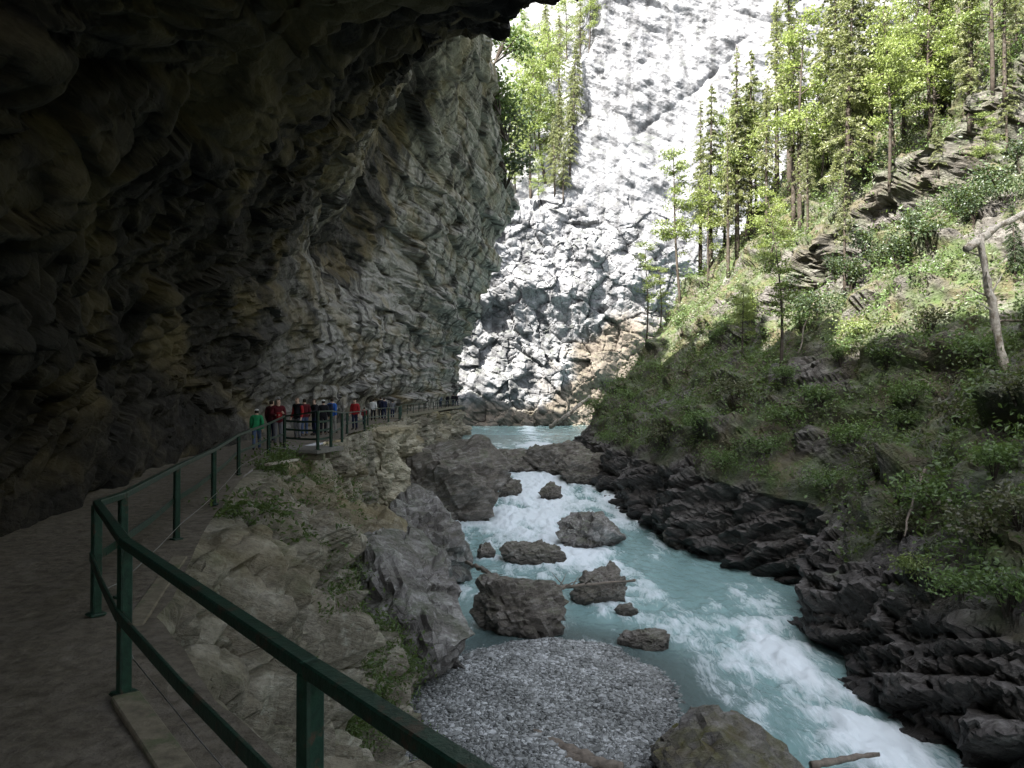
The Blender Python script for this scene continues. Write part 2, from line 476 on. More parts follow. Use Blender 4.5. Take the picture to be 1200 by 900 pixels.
M['gravel'] = rock_mat('gravel_stone', (0.08, 0.082, 0.076), (0.15, 0.153, 0.143), (0.28, 0.285, 0.27), 3.0, bump=0.3, veins=0.1)
M['ground'] = simple_mat('riverbed', (0.10, 0.10, 0.095), 0.9, 0.3, 0.8, 0.4, spec=0.2)
M['spruce'] = leaf_mat('spruce_needles', (0.085, 0.10, 0.045), (0.25, 0.26, 0.12), 0.45)
M['spruce_dark'] = leaf_mat('dark_spruce_needles', (0.018, 0.035, 0.018), (0.05, 0.075, 0.03), 0.22)
M['leaf'] = leaf_mat('beech_leaves', (0.10, 0.145, 0.035), (0.26, 0.31, 0.09), 0.5)
M['leaf_b'] = leaf_mat('maple_leaves', (0.08, 0.12, 0.032), (0.21, 0.26, 0.075), 0.5)
M['shrub'] = leaf_mat('shrub_leaves', (0.05, 0.085, 0.028), (0.11, 0.18, 0.05), 0.4)
M['heath'] = leaf_mat('heath_twigs', (0.05, 0.045, 0.028), (0.085, 0.09, 0.045), 0.25)
M['cover'] = leaf_mat('ground_cover', (0.04, 0.042, 0.02), (0.10, 0.17, 0.045), 0.4, 0.5, 'hue')
M['grass'] = leaf_mat('ledge_grass', (0.04, 0.07, 0.02), (0.09, 0.14, 0.035), 0.4, 0.9)

# ------------------------------------------------------------------ profiles of the gorge (functions of depth Y)
def tab(pairs):
    a = np.array(sorted(pairs), float)
    return lambda y: np.interp(y, a[:, 0], a[:, 1])

RAIL = [(-20, 6), (-5, 4), (0.2, 1.2), (1.15, .45), (2.53, -.66), (4.7, -2.36), (6.4, -3.45), (6.9, -3.5), (9.76, -4.25),
        (12.9, -5), (18, -6.4), (24, -7.6), (27, -8.1), (30, -7.9), (33, -7.4), (38, -8.2), (43, -8.3), (50, -9.3), (57, -8.9),
        (63, -9.2), (75, -10.8), (95, -9.2), (115, -7.7), (117, -9), (121, -20), (126, -45), (132, -80)]
f_rail = tab(RAIL)
f_wall = tab([(-30, -2.5), (-10, -2.6), (0, -3.2), (5, -4.8), (9.5, -6.5), (13, -7.3), (20, -9.0), (31, -10.8), (45, -12), (60, -12.3),
              (75, -13), (95, -11.2), (115, -8.7), (117, -10), (121, -23), (126, -48), (132, -83)])
f_lipx = tab([(-30, 4.5), (0, 3.2), (6, 2.3), (10, 1.2), (13, .55), (17, .15), (22, -.25), (30, -1.2), (36, -2.0), (50, -2.6), (80, -2.4), (105, -1.4), (115, -.8),
              (117, -3), (121, -15), (126, -40), (132, -75)])
f_lipz = tab([(-30, 9), (0, 8), (6, 7.2), (10, 7.0), (13, 8.2), (17, 10.0), (22, 12.3), (30, 16.6), (36, 22), (50, 31), (80, 36), (105, 33), (115, 31), (132, 31)])
f_arch = tab([(-30, 1), (10, 1), (20, 0.85), (35, 0.6), (60, 0.35), (115, 0.1), (132, 0.1)])
f_foot = tab([(-30, 5), (-5, 3.4), (0, 2.4), (5, .4), (10, -1.6), (15, -2.5), (20, -3.2), (24, -4.6), (27, -6.2), (30, -7.0), (36, -7.6), (42, -8.1), (47, -8.4), (54, -6.8), (58, -7.4), (75, -9.6),
              (95, -8.0), (115, -6.8), (117, -7.8), (121, -18), (126, -42), (132, -76)])
f_water = tab([(-40, -7.2), (20, -7.05), (40, -6.9), (55, -6.4), (62, -5.9), (75, -4.9), (85, -4.3), (95, -4.0), (130, -3.9), (220, -3.9)])
f_edge = tab([(-40, 12), (10, 11.2), (18, 10.8), (27, 10.1), (30, 11.2), (35, 13), (38.6, 10.9), (44, 8.8), (55, 7.8), (66, 7.3), (75, 6.6), (82, 6.2),
              (88, 9), (95, 16), (104, 30), (115, 55), (130, 90)])
f_rtop = tab([(-40, -3.8), (18, -3.9), (27, -4.5), (33, -3.4), (44, -2.5), (55, -2.6), (66, -2.6), (80, -2.2), (130, -2)])
f_slope = tab([(-40, 0.95), (45, 1.0), (62, 1.12), (80, 1.3), (130, 1.3)])

def ysp(lo, hi, k):
    """stations from lo to hi whose spacing grows with distance"""
    out = [lo]; 
    while out[-1] < hi: out.append(out[-1] + max(0.05, k * abs(out[-1] if abs(out[-1]) > 3 else 3)))
    return np.array(out)

# ------------------------------------------------------------------ the rock wall and cave roof on the left
Ys = np.concatenate([np.arange(-30, 1.5, 0.6), ysp(1.6, 117, 0.0065), np.linspace(118.2, 132, 14)])
nA, nB, nC = 230, 60, 14
tA = np.linspace(0, 1, nA); tB = np.linspace(0, 1, nB + 1)[1:]; tC = np.linspace(0, 1, nC + 1)[1:]
Yg = Ys[:, None]
xb = f_wall(Ys)[:, None]; xl = f_lipx(Ys)[:, None]; zl = f_lipz(Ys)[:, None]; k = f_arch(Ys)[:, None]
H = (42.5 + 3 * np.sin(Ys * 0.21) + 2.5 * np.sin(Ys * 0.53 + 1) + 1.5 * np.sin(Ys * 1.37))[:, None]
ph = tA[None, :] * np.pi / 2
fx = (1 - k) * tA[None, :] ** 1.1 + k * (1 - np.cos(ph)) ** 1.05
fz = (1 - k) * tA[None, :] + k * np.sin(ph) ** 0.9
XA = xb + (xl - xb) * fx; ZA = -0.4 + (zl + 0.4) * fz
XB = xl - 2.5 * tB[None, :] + 0.9 * np.sin(tB[None, :] * np.pi) * 0; ZB = zl + (H - zl) * tB[None, :] ** 1.25
XC = XB[:, -1:] - 90 * tC[None, :] ** 1.3; ZC = ZB[:, -1:] + 14 * tC[None, :]
X = np.concatenate([XA, XB, XC], 1); Z = np.concatenate([ZA, ZB, ZC], 1)
P = np.stack([X, np.broadcast_to(Yg, X.shape), Z], -1)
nrm = grid_normals(P, flip=True)
for _ in range(6):
    nrm[:, 1:-1] = (nrm[:, :-2] + nrm[:, 1:-1] * 2 + nrm[:, 2:]) / 4
nrm /= np.linalg.norm(nrm, axis=-1, keepdims=True)
if nrm[120, 60, 0] < 0: nrm = -nrm
Yn = P[..., 1]
Yw = np.where(Yn > 10, 10 + 16 * np.log(1 + np.maximum(Yn - 10, 0) / 16), Yn)      # beds run on along the gorge: longer features further in
Pw = np.stack([P[..., 0], Yw, P[..., 2]], -1)
Pz = P[..., 2]
d = rock_disp(Pw, (0.30, -0.30, 0.93), 1.0, 0.30, 0.11, 0.15, 0.14, (2.1, 2.4, 0.9), 0.95, 8.0, 3)
d = d + 0.30 * np.abs(fbm(Pw / np.array([1.6, 1.6, 4.0]), 4, 15)) - 0.1
d2 = rock_disp(Pw, (0.25, -0.42, 0.90), 1.7, 0.9, 0.22, 0.30, 0.35, (5, 3.2, 2.6), 2.6, 9.0, 5)
beds = rock_disp(Pw, (0.2, -0.50, 0.85), 0.0, 0.0, 0.0, 0.75, 0.0, period=1.5, seed=9)
far_w = sstep(22, 50, Yn) * sstep(3, 11, Pz)
low_b = sstep(45, 62, Yn) * (1 - sstep(10, 17, Pz + 0.10 * (90 - Yn)))
alc = np.exp(-((Yn - 58 - 0.25 * (Pz - 15)) / 10.0) ** 2) * sstep(7, 12, Pz) * (1 - sstep(24, 30, Pz))
rib = sstep(74, 80, Yn + 2 * fbm(Pw / 3, 2, 301)) * sstep(11.5, 13.5, Pz + 0.06 * (Yn - 90))
d = d * (1 - far_w * 0.72) + d2 * far_w * 0.9 + beds * low_b - 2.6 * alc + 1.3 * rib * sstep(2, 6, Pz)
calm = 0.35 + 0.65 * sstep(0.2, 2.4, P[..., 2])          # keep the foot of the wall off the path
d = np.clip(d, -4.5, 3.0) * calm
pale = sstep(24, 56, Yn + 6 * fbm(Pw / 4, 3, 12) + 0.25 * Pz) * (1 - 0.9 * sstep(0.25, 0.6, alc + 0.35 * fbm(Pw / np.array([1.2, 1.2, 6.0]), 3, 302)))  # far wall painted paler as if daylit; alcove keeps its dark stain
nearlip = 1 - 0.75 * sstep(14, 4, P[..., 1]) * sstep(5.5, 7.5, P[..., 2])
P = P + nrm * (d * nearlip)[..., None]
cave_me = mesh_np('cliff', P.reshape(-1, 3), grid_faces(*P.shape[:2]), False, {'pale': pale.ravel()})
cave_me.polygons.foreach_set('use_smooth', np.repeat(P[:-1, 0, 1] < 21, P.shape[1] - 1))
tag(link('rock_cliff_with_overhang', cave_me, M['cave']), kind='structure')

# ------------------------------------------------------------------ footpath and the ledge and cliff under it
Yp = np.concatenate([np.arange(-30, 1.5, 0.5), ysp(1.6, 117, 0.012), np.linspace(118, 132, 10)])
tt = np.linspace(0, 1, 42)
xr = f_rail(Yp); xw = f_wall(Yp) - 0.9
Xp = xw[:, None] + (xr + np.interp(Yp, [-30, 5.5, 8, 12, 120], [.5, .55, .4, .15, .12]) - xw)[:, None] * tt[None, :]
Pp = np.stack([Xp, np.broadcast_to(Yp[:, None], Xp.shape), np.zeros_like(Xp)], -1)
Pp[..., 2] += 0.035 * fbm(Pp * 0.8, 3, 5) + 0.016 * fbm(Pp * 4.0, 3, 9) + 0.10 * sstep(0.5, 0.0, tt)[None, :] * fbm(Pp * 1.5, 2, 77) - 0.02
path_me = mesh_np('footpath', Pp.reshape(-1, 3), grid_faces(*Pp.shape[:2]), True)
tag(link('footpath', path_me, M['path']), kind='structure')

Yl = np.concatenate([np.arange(-30, 1.5, 0.5), ysp(1.6, 117, 0.0065), np.linspace(118, 132, 14)])
nv = 210
v = np.linspace(0, 1, nv)
xr = f_rail(Yl); xf = f_foot(Yl); zw = f_water(Yl)
led = np.interp(Yl, [-30, 2, 5, 9, 14, 20, 26, 32, 40, 44, 48, 55, 57.5, 62, 75, 115], [.5, .5, .75, .55, .7, 1.2, 0.7, 0.25, .15, .2, .3, .3, .3, .2, .1, .1])
led_z = np.interp(Yl, [-30, 30, 46, 60, 120], [-0.22, -0.22, -0.12, -0.1, -0.05])
foot_z = zw - 1.2
ctl_t = np.array([0, 0.10, 0.16, 0.34, 0.62, 0.86, 1.0])
bul = np.interp(Yl, [-30, 8, 14, 20, 30, 40, 47, 56, 60, 117], [.15, .25, .3, .35, .5, .35, .1, .1, .15, .25])   # how much of the run happens low down
Xc = np.stack([xr + 0.05, xr + 0.05 + led * 0.75, xr + 0.05 + led, xr + led + (xf - xr - led) * (0.30 - 0.1 * bul), xr + led + (xf - xr - led) * (0.62 - 0.2 * bul),
               xr + led + (xf - xr - led) * 0.88, xf + 0.3], 1)
Zc = np.stack([np.full_like(Yl, -0.13), led_z * 0.6 - .05, led_z * 1.6, -1.8 + 0 * Yl, np.minimum(-4.0, 0) + 0 * Yl, zw * 0.86 - 0.2, foot_z], 1)
far = Yl > 60
Zc[far, 3] = zw[far] * .3; Zc[far, 4] = zw[far] * .65; Zc[far, 5] = zw[far] * .95
Xl = np.stack([np.interp(v, ctl_t, Xc[i]) for i in range(len(Yl))]); Zl = np.stack([np.interp(v, ctl_t, Zc[i]) for i in range(len(Yl))])
for A in (Xl, Zl):
    for _ in range(10):
        A[:, 1:-1] = (A[:, :-2] + 2 * A[:, 1:-1] + A[:, 2:]) / 4
Pl = np.stack([Xl, np.broadcast_to(Yl[:, None], Xl.shape), Zl], -1)
nl = grid_normals(Pl)
if nl[100, 180, 0] < 0: nl = -nl
d = rock_disp(Pl, (-0.45, -0.25, 0.85), 1.15, 0.75, 0.3, 0.12, 0.45, (1.2, 1.2, 1.9), 1.1, 3.4, 21)
d = d + 0.9 * (0.3 - np.abs(fbm(Pl / np.array([1.5, 1.5, 5.0]), 4, 19)) * 1.9)
d = d * (1 - 0.6 * sstep(25, 29, Pl[..., 1]) * (1 - sstep(60, 70, Pl[..., 1])))
d = np.clip(d, -1.6, 1.4) * sstep(0.03, 0.22, v)[None, :]
d = np.where((v < 0.22)[None, :], d * 0.75, d)
Pl = Pl + nl * d[..., None]
Pl[:, :, 2] += (0.05 * fbm(Pl * 2.2, 3, 8)) * sstep(0.0, 0.06, v)[None, :]
zwg = f_water(Pl[..., 1])
wet = 1 - sstep(0.1, 1.1, Pl[..., 2] - zwg + 0.4 * fbm(Pl, 2, 4))
ledge_me = mesh_np('cliff', Pl.reshape(-1, 3), grid_faces(*Pl.shape[:2], flip=True), False, {'wet': wet.ravel()})
tag(link('cliff_below_path', ledge_me, M['ledge']), kind='structure')

# ------------------------------------------------------------------ right bank: rock wall at the water, then the wooded hillside
Yh = np.concatenate([np.arange(-40, 8, 1.0), ysp(8, 92, 0.0052), np.linspace(93, 130, 24)])
d_w = np.linspace(0, 1, 90)                     # rock wall
d_s = np.concatenate([np.linspace(0, 34, 330), np.linspace(34.4, 95, 70)])[1:]
xe = f_edge(Yh)[:, None]; zt = f_rtop(Yh)[:, None]; zwl = f_water(Yh)[:, None]; sl = f_slope(Yh)[:, None]
def slope_z(y, dd):
    zt_ = f_rtop(y); s_ = f_slope(y)
    q = np.stack([y / 5.0, dd / 9.0, y * 0], -1)
    band = 11.5 + (54 - y) * 1.0 + 2.2 * fbm(q, 3, 120)
    on = sstep(38, 45, y) * (1 - sstep(53, 62, y)) * (0.75 + 0.5 * fbm(q * 1.3, 3, 121))
    z = zt_ + s_ * dd * (1 - 0.0012 * dd)
    return z + on * (4.4 * sstep(band, band + 1.3, dd) - 1.6 * sstep(band - 5, band, dd) * (1 - sstep(band, band + 1.3, dd)))
Xw = xe + 1.1 * d_w[None, :] ** 1.3 + 0 * zt; Zw = (zwl - 1.5) + (zt - zwl + 1.5) * d_w[None, :] ** 0.85
Xs = xe + 1.1 + d_s[None, :]; Zs = slope_z(np.broadcast_to(Yh[:, None], Xs.shape), np.broadcast_to(d_s[None, :], Xs.shape))
Yq = np.broadcast_to(Yh[:, None], Xs.shape); Dq = np.broadcast_to(d_s[None, :], Xs.shape)
qq = np.stack([Yq / 5.0, Dq / 9.0, Yq * 0], -1)
bandq = 11.5 + (54 - Yq) * 1.0 + 2.2 * fbm(qq, 3, 120)
onq = sstep(38, 45, Yq) * (1 - sstep(53, 62, Yq))
Xs = Xs + onq * 3.0 * sstep(bandq - 1.6, bandq + 0.1, Dq) * (1 - sstep(bandq + 0.1, bandq + 1.4, Dq)) * (0.7 + 0.8 * fbm(qq * 2, 2, 125))   # the hollow under the rock band
Xh = np.concatenate([Xw, Xs], 1); Zh = np.concatenate([Zw, Zs], 1)
DD = np.concatenate([d_w - 1, d_s])
nrow = 520
Xn, Zn, Dn = (np.zeros((len(Yh), nrow)) for _ in range(3))
for i_ in range(len(Yh)):
    seg_ = np.hypot(np.diff(Xh[i_]), np.diff(Zh[i_])) * np.where(DD[1:] < 34, 1.0, 0.22)
    cs_ = np.concatenate([[0], np.cumsum(seg_)]); q_ = np.linspace(0, cs_[-1], nrow)
    Xn[i_] = np.interp(q_, cs_, Xh[i_]); Zn[i_] = np.interp(q_, cs_, Zh[i_]); Dn[i_] = np.interp(q_, cs_, DD)
Xh, Zh = Xn, Zn
Ph = np.stack([Xh, np.broadcast_to(Yh[:, None], Xh.shape), Zh], -1)
nh = grid_normals(Ph)
if nh[120, 200, 2] < 0: nh = -nh
dd = Dn
rockd = rock_disp(Ph, (-0.28, 0.25, 0.92), 0.9, 0.45, 0.17, 0.36, 0.18, (3.2, 2.8, 0.7), 0.85, 4.5, 51)
rockd_b = rock_disp(Ph, (-0.2, 0.15, 0.95), 0.9, 0.6, 0.22, 0.08, 0.25, (2.4, 2.2, 1.5), 1.6, 4.5, 57)
rockd = rockd + (rockd_b - rockd) * sstep(5, 10, Dn)
soild = 0.35 * rockd + 0.9 * fbm(Ph / 4.0, 4, 61) + 0.28 * fbm(Ph / 1.1, 3, 62) + 2.2 * np.maximum(0, fbm(Ph / np.array([5.0, 5.0, 1.3]), 3, 63) - 0.05) - 1.0 * np.maximum(0, fbm(Ph / 2.2, 3, 64) - 0.15)
steep = 1 - sstep(0.35, 0.55, nh[..., 2])
nz = fbm(Ph / 3.5, 3, 71)
veg = sstep(-0.2, 1.6, dd + 1.6 * nz + 0.4) * (1 - steep * np.where(dd > 6, 0.6, 0.95))
rocky = np.clip(1 - veg + 0.9 * sstep(0.24, 0.42, fbm(Ph / 3.2, 3, 73)), 0, 1)
Ph = Ph + nh * (rockd * rocky * np.where(dd < 0.5, 1, 0.7) + soild * (1 - rocky) * sstep(0, 2, dd))[..., None]
veg = np.clip(veg - 0.9 * sstep(0.24, 0.42, fbm(Ph / 3.2, 3, 73)) - 0.1 * sstep(24, 30, dd), 0, 1)
wet = 1 - sstep(0.2, 1.3, Ph[..., 2] - f_water(Ph[..., 1]) + 0.5 * fbm(Ph, 2, 4))
hill_me = mesh_np('hillside', Ph.reshape(-1, 3), grid_faces(*Ph.shape[:2]), False, {'veg': veg.ravel(), 'wet': wet.ravel()})
tag(link('hillside', hill_me, M['bank']), kind='structure')

# ------------------------------------------------------------------ the sunlit limestone cliff that closes the gorge
xs = np.concatenate([np.linspace(-110, -16, 30)[:-1], np.linspace(-16, 75, 440), np.linspace(76, 170, 70)])
zs = np.concatenate([np.linspace(-6, 95, 460), np.linspace(96, 150, 50)])
Xf, Zf = np.meshgrid(xs, zs, indexing='ij')
Y0 = np.interp(Xf, [-110, -20, 12, 40, 80, 170], [150, 152, 152, 148, 132, 90]) + 0.10 * np.maximum(Zf, 0)
edge_x = 9.5 + (Zf - 42) * 0.2 + 2.0 * fbm(np.stack([Xf * 0, Zf / 6, Zf * 0], -1), 2, 3)
rec = sstep(edge_x + 1.5, edge_x - 2.5, Xf) * sstep(39, 44, Zf + 3 * fbm(np.stack([Xf / 8, Zf * 0, Zf * 0], -1), 2, 6))
Y0 = Y0 + rec * (4 + 0.75 * np.maximum(Zf - 40, 0))
Pf = np.stack([Xf, Y0, Zf], -1)
nf = grid_normals(Pf)
if nf[100, 100, 1] > 0: nf = -nf
low = 1 - sstep(36, 52, Zf + 0.5 * (Xf - 10) + 5 * fbm(Pf / 9, 3, 46))
d = rock_disp(Pf, (0.62, 0.15, 0.70), 4.5, 0.0, 0.0, 0.0, 0.0, (15, 15, 9.0), 12.0, 34.0, 81) + 1.5 * np.abs(fbm(Pf @ bed_frame((0.55, 0.1, 0.8)) / np.array([7.0, 7.0, 3.0]), 5, 91)) + 2.4 * (0.35 - 1.5 * np.abs(fbm(Pf @ bed_frame((0.62, 0.15, 0.70)) / np.array([20.0, 20.0, 9.0]), 4, 83))) + low * (rock_disp(Pf, (0.3, 0.2, 0.9), 1.5, 1.1, 0.3, 0.0, 0.3, (5.5, 5.5, 4.5), 4.8, 8.0, 87)) + (0.22 + 0.5 * sstep(0.0, 0.4, fbm(Pf / 14, 3, 89))) * fbm(Pf / np.array([2.4, 2.4, 3.6]), 5, 88)
crk = np.abs((Zf - 62) - 0.75 * (Xf - 34) + 3.0 * fbm(np.stack([Xf / 9, Zf / 9, Zf * 0], -1), 3, 12))
d = d - 1.5 * np.exp(-crk / 1.3) * (0.35 + 0.9 * sstep(-0.2, 0.3, fbm(Pf / 6, 3, 92))) * sstep(24, 30, Xf) * (1 - sstep(50, 58, Xf))
d = d * (1 - 0.6 * rec)
Pf = Pf + nf * d[..., None]
brown_shade = sstep(0.0, 3.0, (Xf - 14) * 0.7 - (Zf - 5) * 0.55 + 5 + 5 * fbm(np.stack([Xf / 6, Zf / 6, Zf * 0], -1), 3, 40)) * (1 - sstep(13, 22, Zf + 4 * fbm(Pf / 7, 2, 44)))  # brown albedo stands in for the shadow low on the right
brown_shade = np.maximum(brown_shade, 1 - sstep(-2, 1.5, Zf + 2 * fbm(Pf / 5, 2, 45)))
far_me = mesh_np('far_cliff', Pf.reshape(-1, 3), grid_faces(*Pf.shape[:2], flip=True), False, {'brown_shade': np.clip(brown_shade, 0, 1).ravel() * 0.9})
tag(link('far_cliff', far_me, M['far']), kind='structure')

# ------------------------------------------------------------------ ground sheet, river, gravel bar
g = bpy.data.meshes.new('ground')
g.from_pydata([(-900, -900, -9.2), (900, -900, -9.2), (900, 900, -9.2), (-900, 900, -9.2)], [], [(0, 1, 2, 3)])
tag(link('ground', g, M['ground']), kind='structure')

# outline of the gravel bar (world x, y) from where its edge lies on the bed
def on_level(px, py, z):
    r_ = ray(px, py); t = (z - CAM.z) / r_.z
    return CAM + r_ * t
BAR = [on_level(x, y, -6.95) for x, y in ((430, 930), (478, 830), (520, 772), (590, 748), (650, 742), (712, 752), (770, 778), (800, 812), (795, 850), (770, 905), (700, 990), (560, 1060), (430, 1040))]
bar_xy = np.array([(p.x, p.y) for p in BAR])
def poly_sd(x, y, poly):
    """signed distance to a polygon, positive inside"""
    dmin = np.full(x.shape, 1e9); inside = np.zeros(x.shape, bool)
    n = len(poly)
    for i in range(n):
        x0, y0 = poly[i]; x1, y1 = poly[(i + 1) % n]
        dx, dy = x1 - x0, y1 - y0
        t = np.clip(((x - x0) * dx + (y - y0) * dy) / (dx * dx + dy * dy), 0, 1)
        dmin = np.minimum(dmin, np.hypot(x - x0 - t * dx, y - y0 - t * dy))
        c = ((y0 > y) != (y1 > y)) & (x < (x1 - x0) * (y - y0) / (y1 - y0 + 1e-12) + x0)
        inside ^= c
    return np.where(inside, dmin, -dmin)

def bar_z(x, y):
    sd = poly_sd(x, y, bar_xy)
    return -7.05 + np.clip(sd, -3, 2.5) * 0.16 + 0.07 * fbm(np.stack([x / 1.5, y / 1.5, x * 0], -1), 3, 5)
gx, gy = np.meshgrid(np.linspace(-6, 9, 190), np.linspace(10, 34, 260), indexing='ij')
gz = bar_z(gx, gy)
keep = gz
Pg = np.stack([gx, gy, np.maximum(gz + 0.02 * fbm(np.stack([gx * 5, gy * 5, gx * 0], -1), 2, 9), -7.8)], -1)
bar_me = mesh_np('gravel_bar', Pg.reshape(-1, 3), grid_faces(*Pg.shape[:2]), True)
tag(link('gravel_bar', bar_me, M['gravel']), kind='structure')

# BOULDERS: (name/mat, px centre x, base y, width m, height m, depth m, level offset, label)
BOULD = []
def bpos(px, py, off=0.0):
    Y = 30.0
    for _ in range(25):
        r_ = ray(px, py); z = float(f_water(Y)) + off
        t = (z - CAM.z) / r_.z; Y = 0.5 * Y + 0.5 * (CAM.y + r_.y * t)
    return Vector((CAM.x + r_.x * t, Y, z))

# foam sources: boulders add white water around and below them
FOAM = []
def add_b(px, py, w, h, dpt, mat, label, off=0.0, rz=0.0, seed=0, sink=0.35, cat='boulder', shape=None):
    p = bpos(px, py, off)
    p.y += dpt * 0.35
    p.x = CAM.x + (px - 600) / F * p.y
    BOULD.append((p, w, h, dpt, mat, label, rz, seed, sink, cat, shape))
    FOAM.append((p.x, p.y, max(w, dpt) * 0.5))
add_b(602, 743, 3.1, 2, 2.4, 'boulder', 'big blocky brown boulder at the upstream tip of the gravel bar', seed=1)
add_b(705, 708, 2.1, 1.35, 1.8, 'boulder', 'rounded boulder with pale streaks standing in the water right of the driftwood branch', seed=2)
add_b(627, 660, 2.9, 1, 2, 'boulder', 'low dark boulder half sunk in the white water behind the big brown boulder', seed=3)
add_b(685, 642, 3.6, 1.9, 2.6, 'pale_boulder', 'mottled grey boulder in mid river with white water pouring around it', seed=4)
add_b(527, 612, 7.4, 4.6, 5.5, 'boulder', 'huge dark boulder with grass on top below the path buttress', seed=5)
add_b(598, 582, 1.5, 1.4, 1.3, 'boulder', 'small dark rock at the head of the rapid beside the huge dark boulder', seed=6)
add_b(643, 585, 1.5, 1.1, 1.3, 'boulder', 'small grey rock breaking the middle of the upper rapid', seed=7)
add_b(868, 968, 3.3, 1.5, 3.0, 'mossy_boulder', 'broad mossy boulder in the foreground beside the turquoise water', off=-0.1, seed=8)
add_b(600, 553, 4.6, 1.7, 3, 'boulder', 'rounded dark boulder below the upper pool, left of the tangled rocks', seed=9)
add_b(655, 556, 5, 2.6, 4, 'boulder', 'tall angular boulder between the upper pool and the wooded bank', seed=10)
add_b(628, 545, 4, 1.8, 3, 'boulder', 'dark boulder wedged between two others at the lip of the upper pool', seed=11)
add_b(690, 566, 4.6, 2.2, 4, 'boulder', 'flat dark boulder leaning on the foot of the wooded bank above the rapid', seed=12)
add_b(560, 540, 3.4, 1.6, 3, 'pale_boulder', 'grassy pale rock at the left shore of the upper pool', seed=13)
add_b(478, 800, 3.3, 4.3, 4.2, 'pale_boulder', 'tall banded grey rock at the foot of the path cliff beside the gravel', seed=14, rz=0.3, sink=0.2)
add_b(418, 775, 3.6, 3.6, 4.6, 'ledge', 'rounded brown rock between the path cliff and the tall banded rock', seed=15, sink=0.2)
add_b(498, 690, 4.0, 4.0, 5.0, 'pale_boulder', 'grey cliff-foot rock with white bands beside the first rapid', seed=16, sink=0.2)
add_b(408, 712, 4.4, 3.6, 5.0, 'ledge', 'mossy brown rock wedged under the viewing platform', seed=21, sink=0.2)
add_b(735, 722, 0.9, 0.35, 0.7, 'boulder', 'small stone just breaking the surface beyond the gravel bar', seed=17)
add_b(758, 760, 1.6, 0.5, 1.2, 'boulder', 'low wet stone among the ripples off the right edge of the gravel', seed=18)
add_b(568, 655, 0.9, 0.7, 0.9, 'boulder', 'small dark stone in the foam left of the low dark boulder', seed=19)
add_b(800, 642, 2.0, 1.6, 1.8, 'boulder', 'angular block at the water line under the dark bank wall', seed=20)

# the river surface
Yr = np.concatenate([np.linspace(-40, 12, 40)[:-1], ysp(12, 150, 0.0042), np.linspace(151, 170, 10)])
nn = np.linspace(0, 1, 230)
xL = np.where(Yr < 118, f_foot(np.minimum(Yr, 115)) - 1.2, np.interp(Yr, [115, 122, 140], [-8, -25, -60])); xR = np.minimum(f_edge(Yr) + 1.4, 60)
Xr = xL[:, None] + (xR - xL)[:, None] * nn[None, :]
Yrg = np.broadcast_to(Yr[:, None], Xr.shape)
Zr = np.broadcast_to(f_water(Yr)[:, None], Xr.shape).copy()
sdb = poly_sd(Xr, Yrg, bar_xy)
# foam density
def gauss(a, s): return np.exp(-(a / s) ** 2)
cx = np.interp(Yrg, [10, 18, 24, 30, 36, 42, 50, 60, 72, 90], [9.2, 9.0, 8.2, 7.6, 6.2, 3.5, 1.8, 2.2, 3.0, 3.0])     # the main current
foam = 0.55 * gauss(Xr - cx, 2.5) * sstep(16, 20, Yrg) + 0.05
foam += 0.55 * gauss(Xr - np.interp(Yrg, [14, 18, 22, 27, 30, 36], [10.0, 9.6, 9.3, 9.0, 10, 11.5]), 1.1) * (1 - sstep(30, 36, Yrg))
foam += 0.30 * sstep(43, 52, Yrg) * (1 - sstep(72, 80, Yrg))
foam += 0.3 * sstep(36, 44, Yrg) * (1 - sstep(72, 80, Yrg))
foam += 0.5 * gauss(Yrg - 25.0, 2.5) * gauss(Xr - 5.8, 2.0)
foam += 0.35 * gauss(Yrg - 92, 5)
foam *= 1 - 0.85 * sstep(-3.4, -0.6, sdb)
foam -= 0.6 * sstep(0.0, -2.0, Xr - (-2.2 + 0 * Yrg)) * (1 - sstep(28, 36, Yrg))      # the still corner by the grey rock
for bx, by, br in FOAM:
    dst = np.hypot(Xr - bx, (Yrg - by))
    wake = np.hypot((Xr - bx) * 1.0, (Yrg - by + br * 1.2) * 0.55)
    foam += 0.16 * np.exp(-np.maximum(dst - br, 0) / 0.4) * (sdb < -0.6) + 0.12 * np.exp(-np.maximum(wake - br, 0) / 0.6) * (sdb < -0.8)
FP = np.stack([Xr * 0.75 + 0.1 * Yrg, Yrg * 0.26, Xr * 0], -1)
t1 = fbm(FP + 0.6 * np.stack([fbm(FP * 1.5, 3, 2), fbm(FP * 1.5, 3, 3), Xr * 0], -1), 4, 301)
t2 = fbm(np.stack([Xr * 1.3, Yrg * 0.7, Xr * 0], -1), 4, 307)
foam_f = np.clip(foam + 0.75 * t1 + 0.5 * t2 - 0.08, 0, 1.3)
rough_w = np.clip(foam, 0, 1)
Zr += (0.15 * t1 + 0.17 * t2 + 0.11 * fbm(np.stack([Xr * 3.2, Yrg * 2.0, Xr * 0], -1), 3, 311)) * (0.18 + 1.0 * rough_w) + 0.04 * np.clip(foam_f - 0.4, 0, 0.7)
calm = sstep(-2.5, -0.4, sdb)
Zr = Zr * (1 - calm * 0.6) + f_water(Yrg) * calm * 0.6
Pr = np.stack([Xr, Yrg, Zr], -1)
river_me = mesh_np('river', Pr.reshape(-1, 3), grid_faces(*Pr.shape[:2]), True, {'foam': foam_f.ravel(), 'shallow': sstep(-3.2, 0.0, sdb).ravel()})

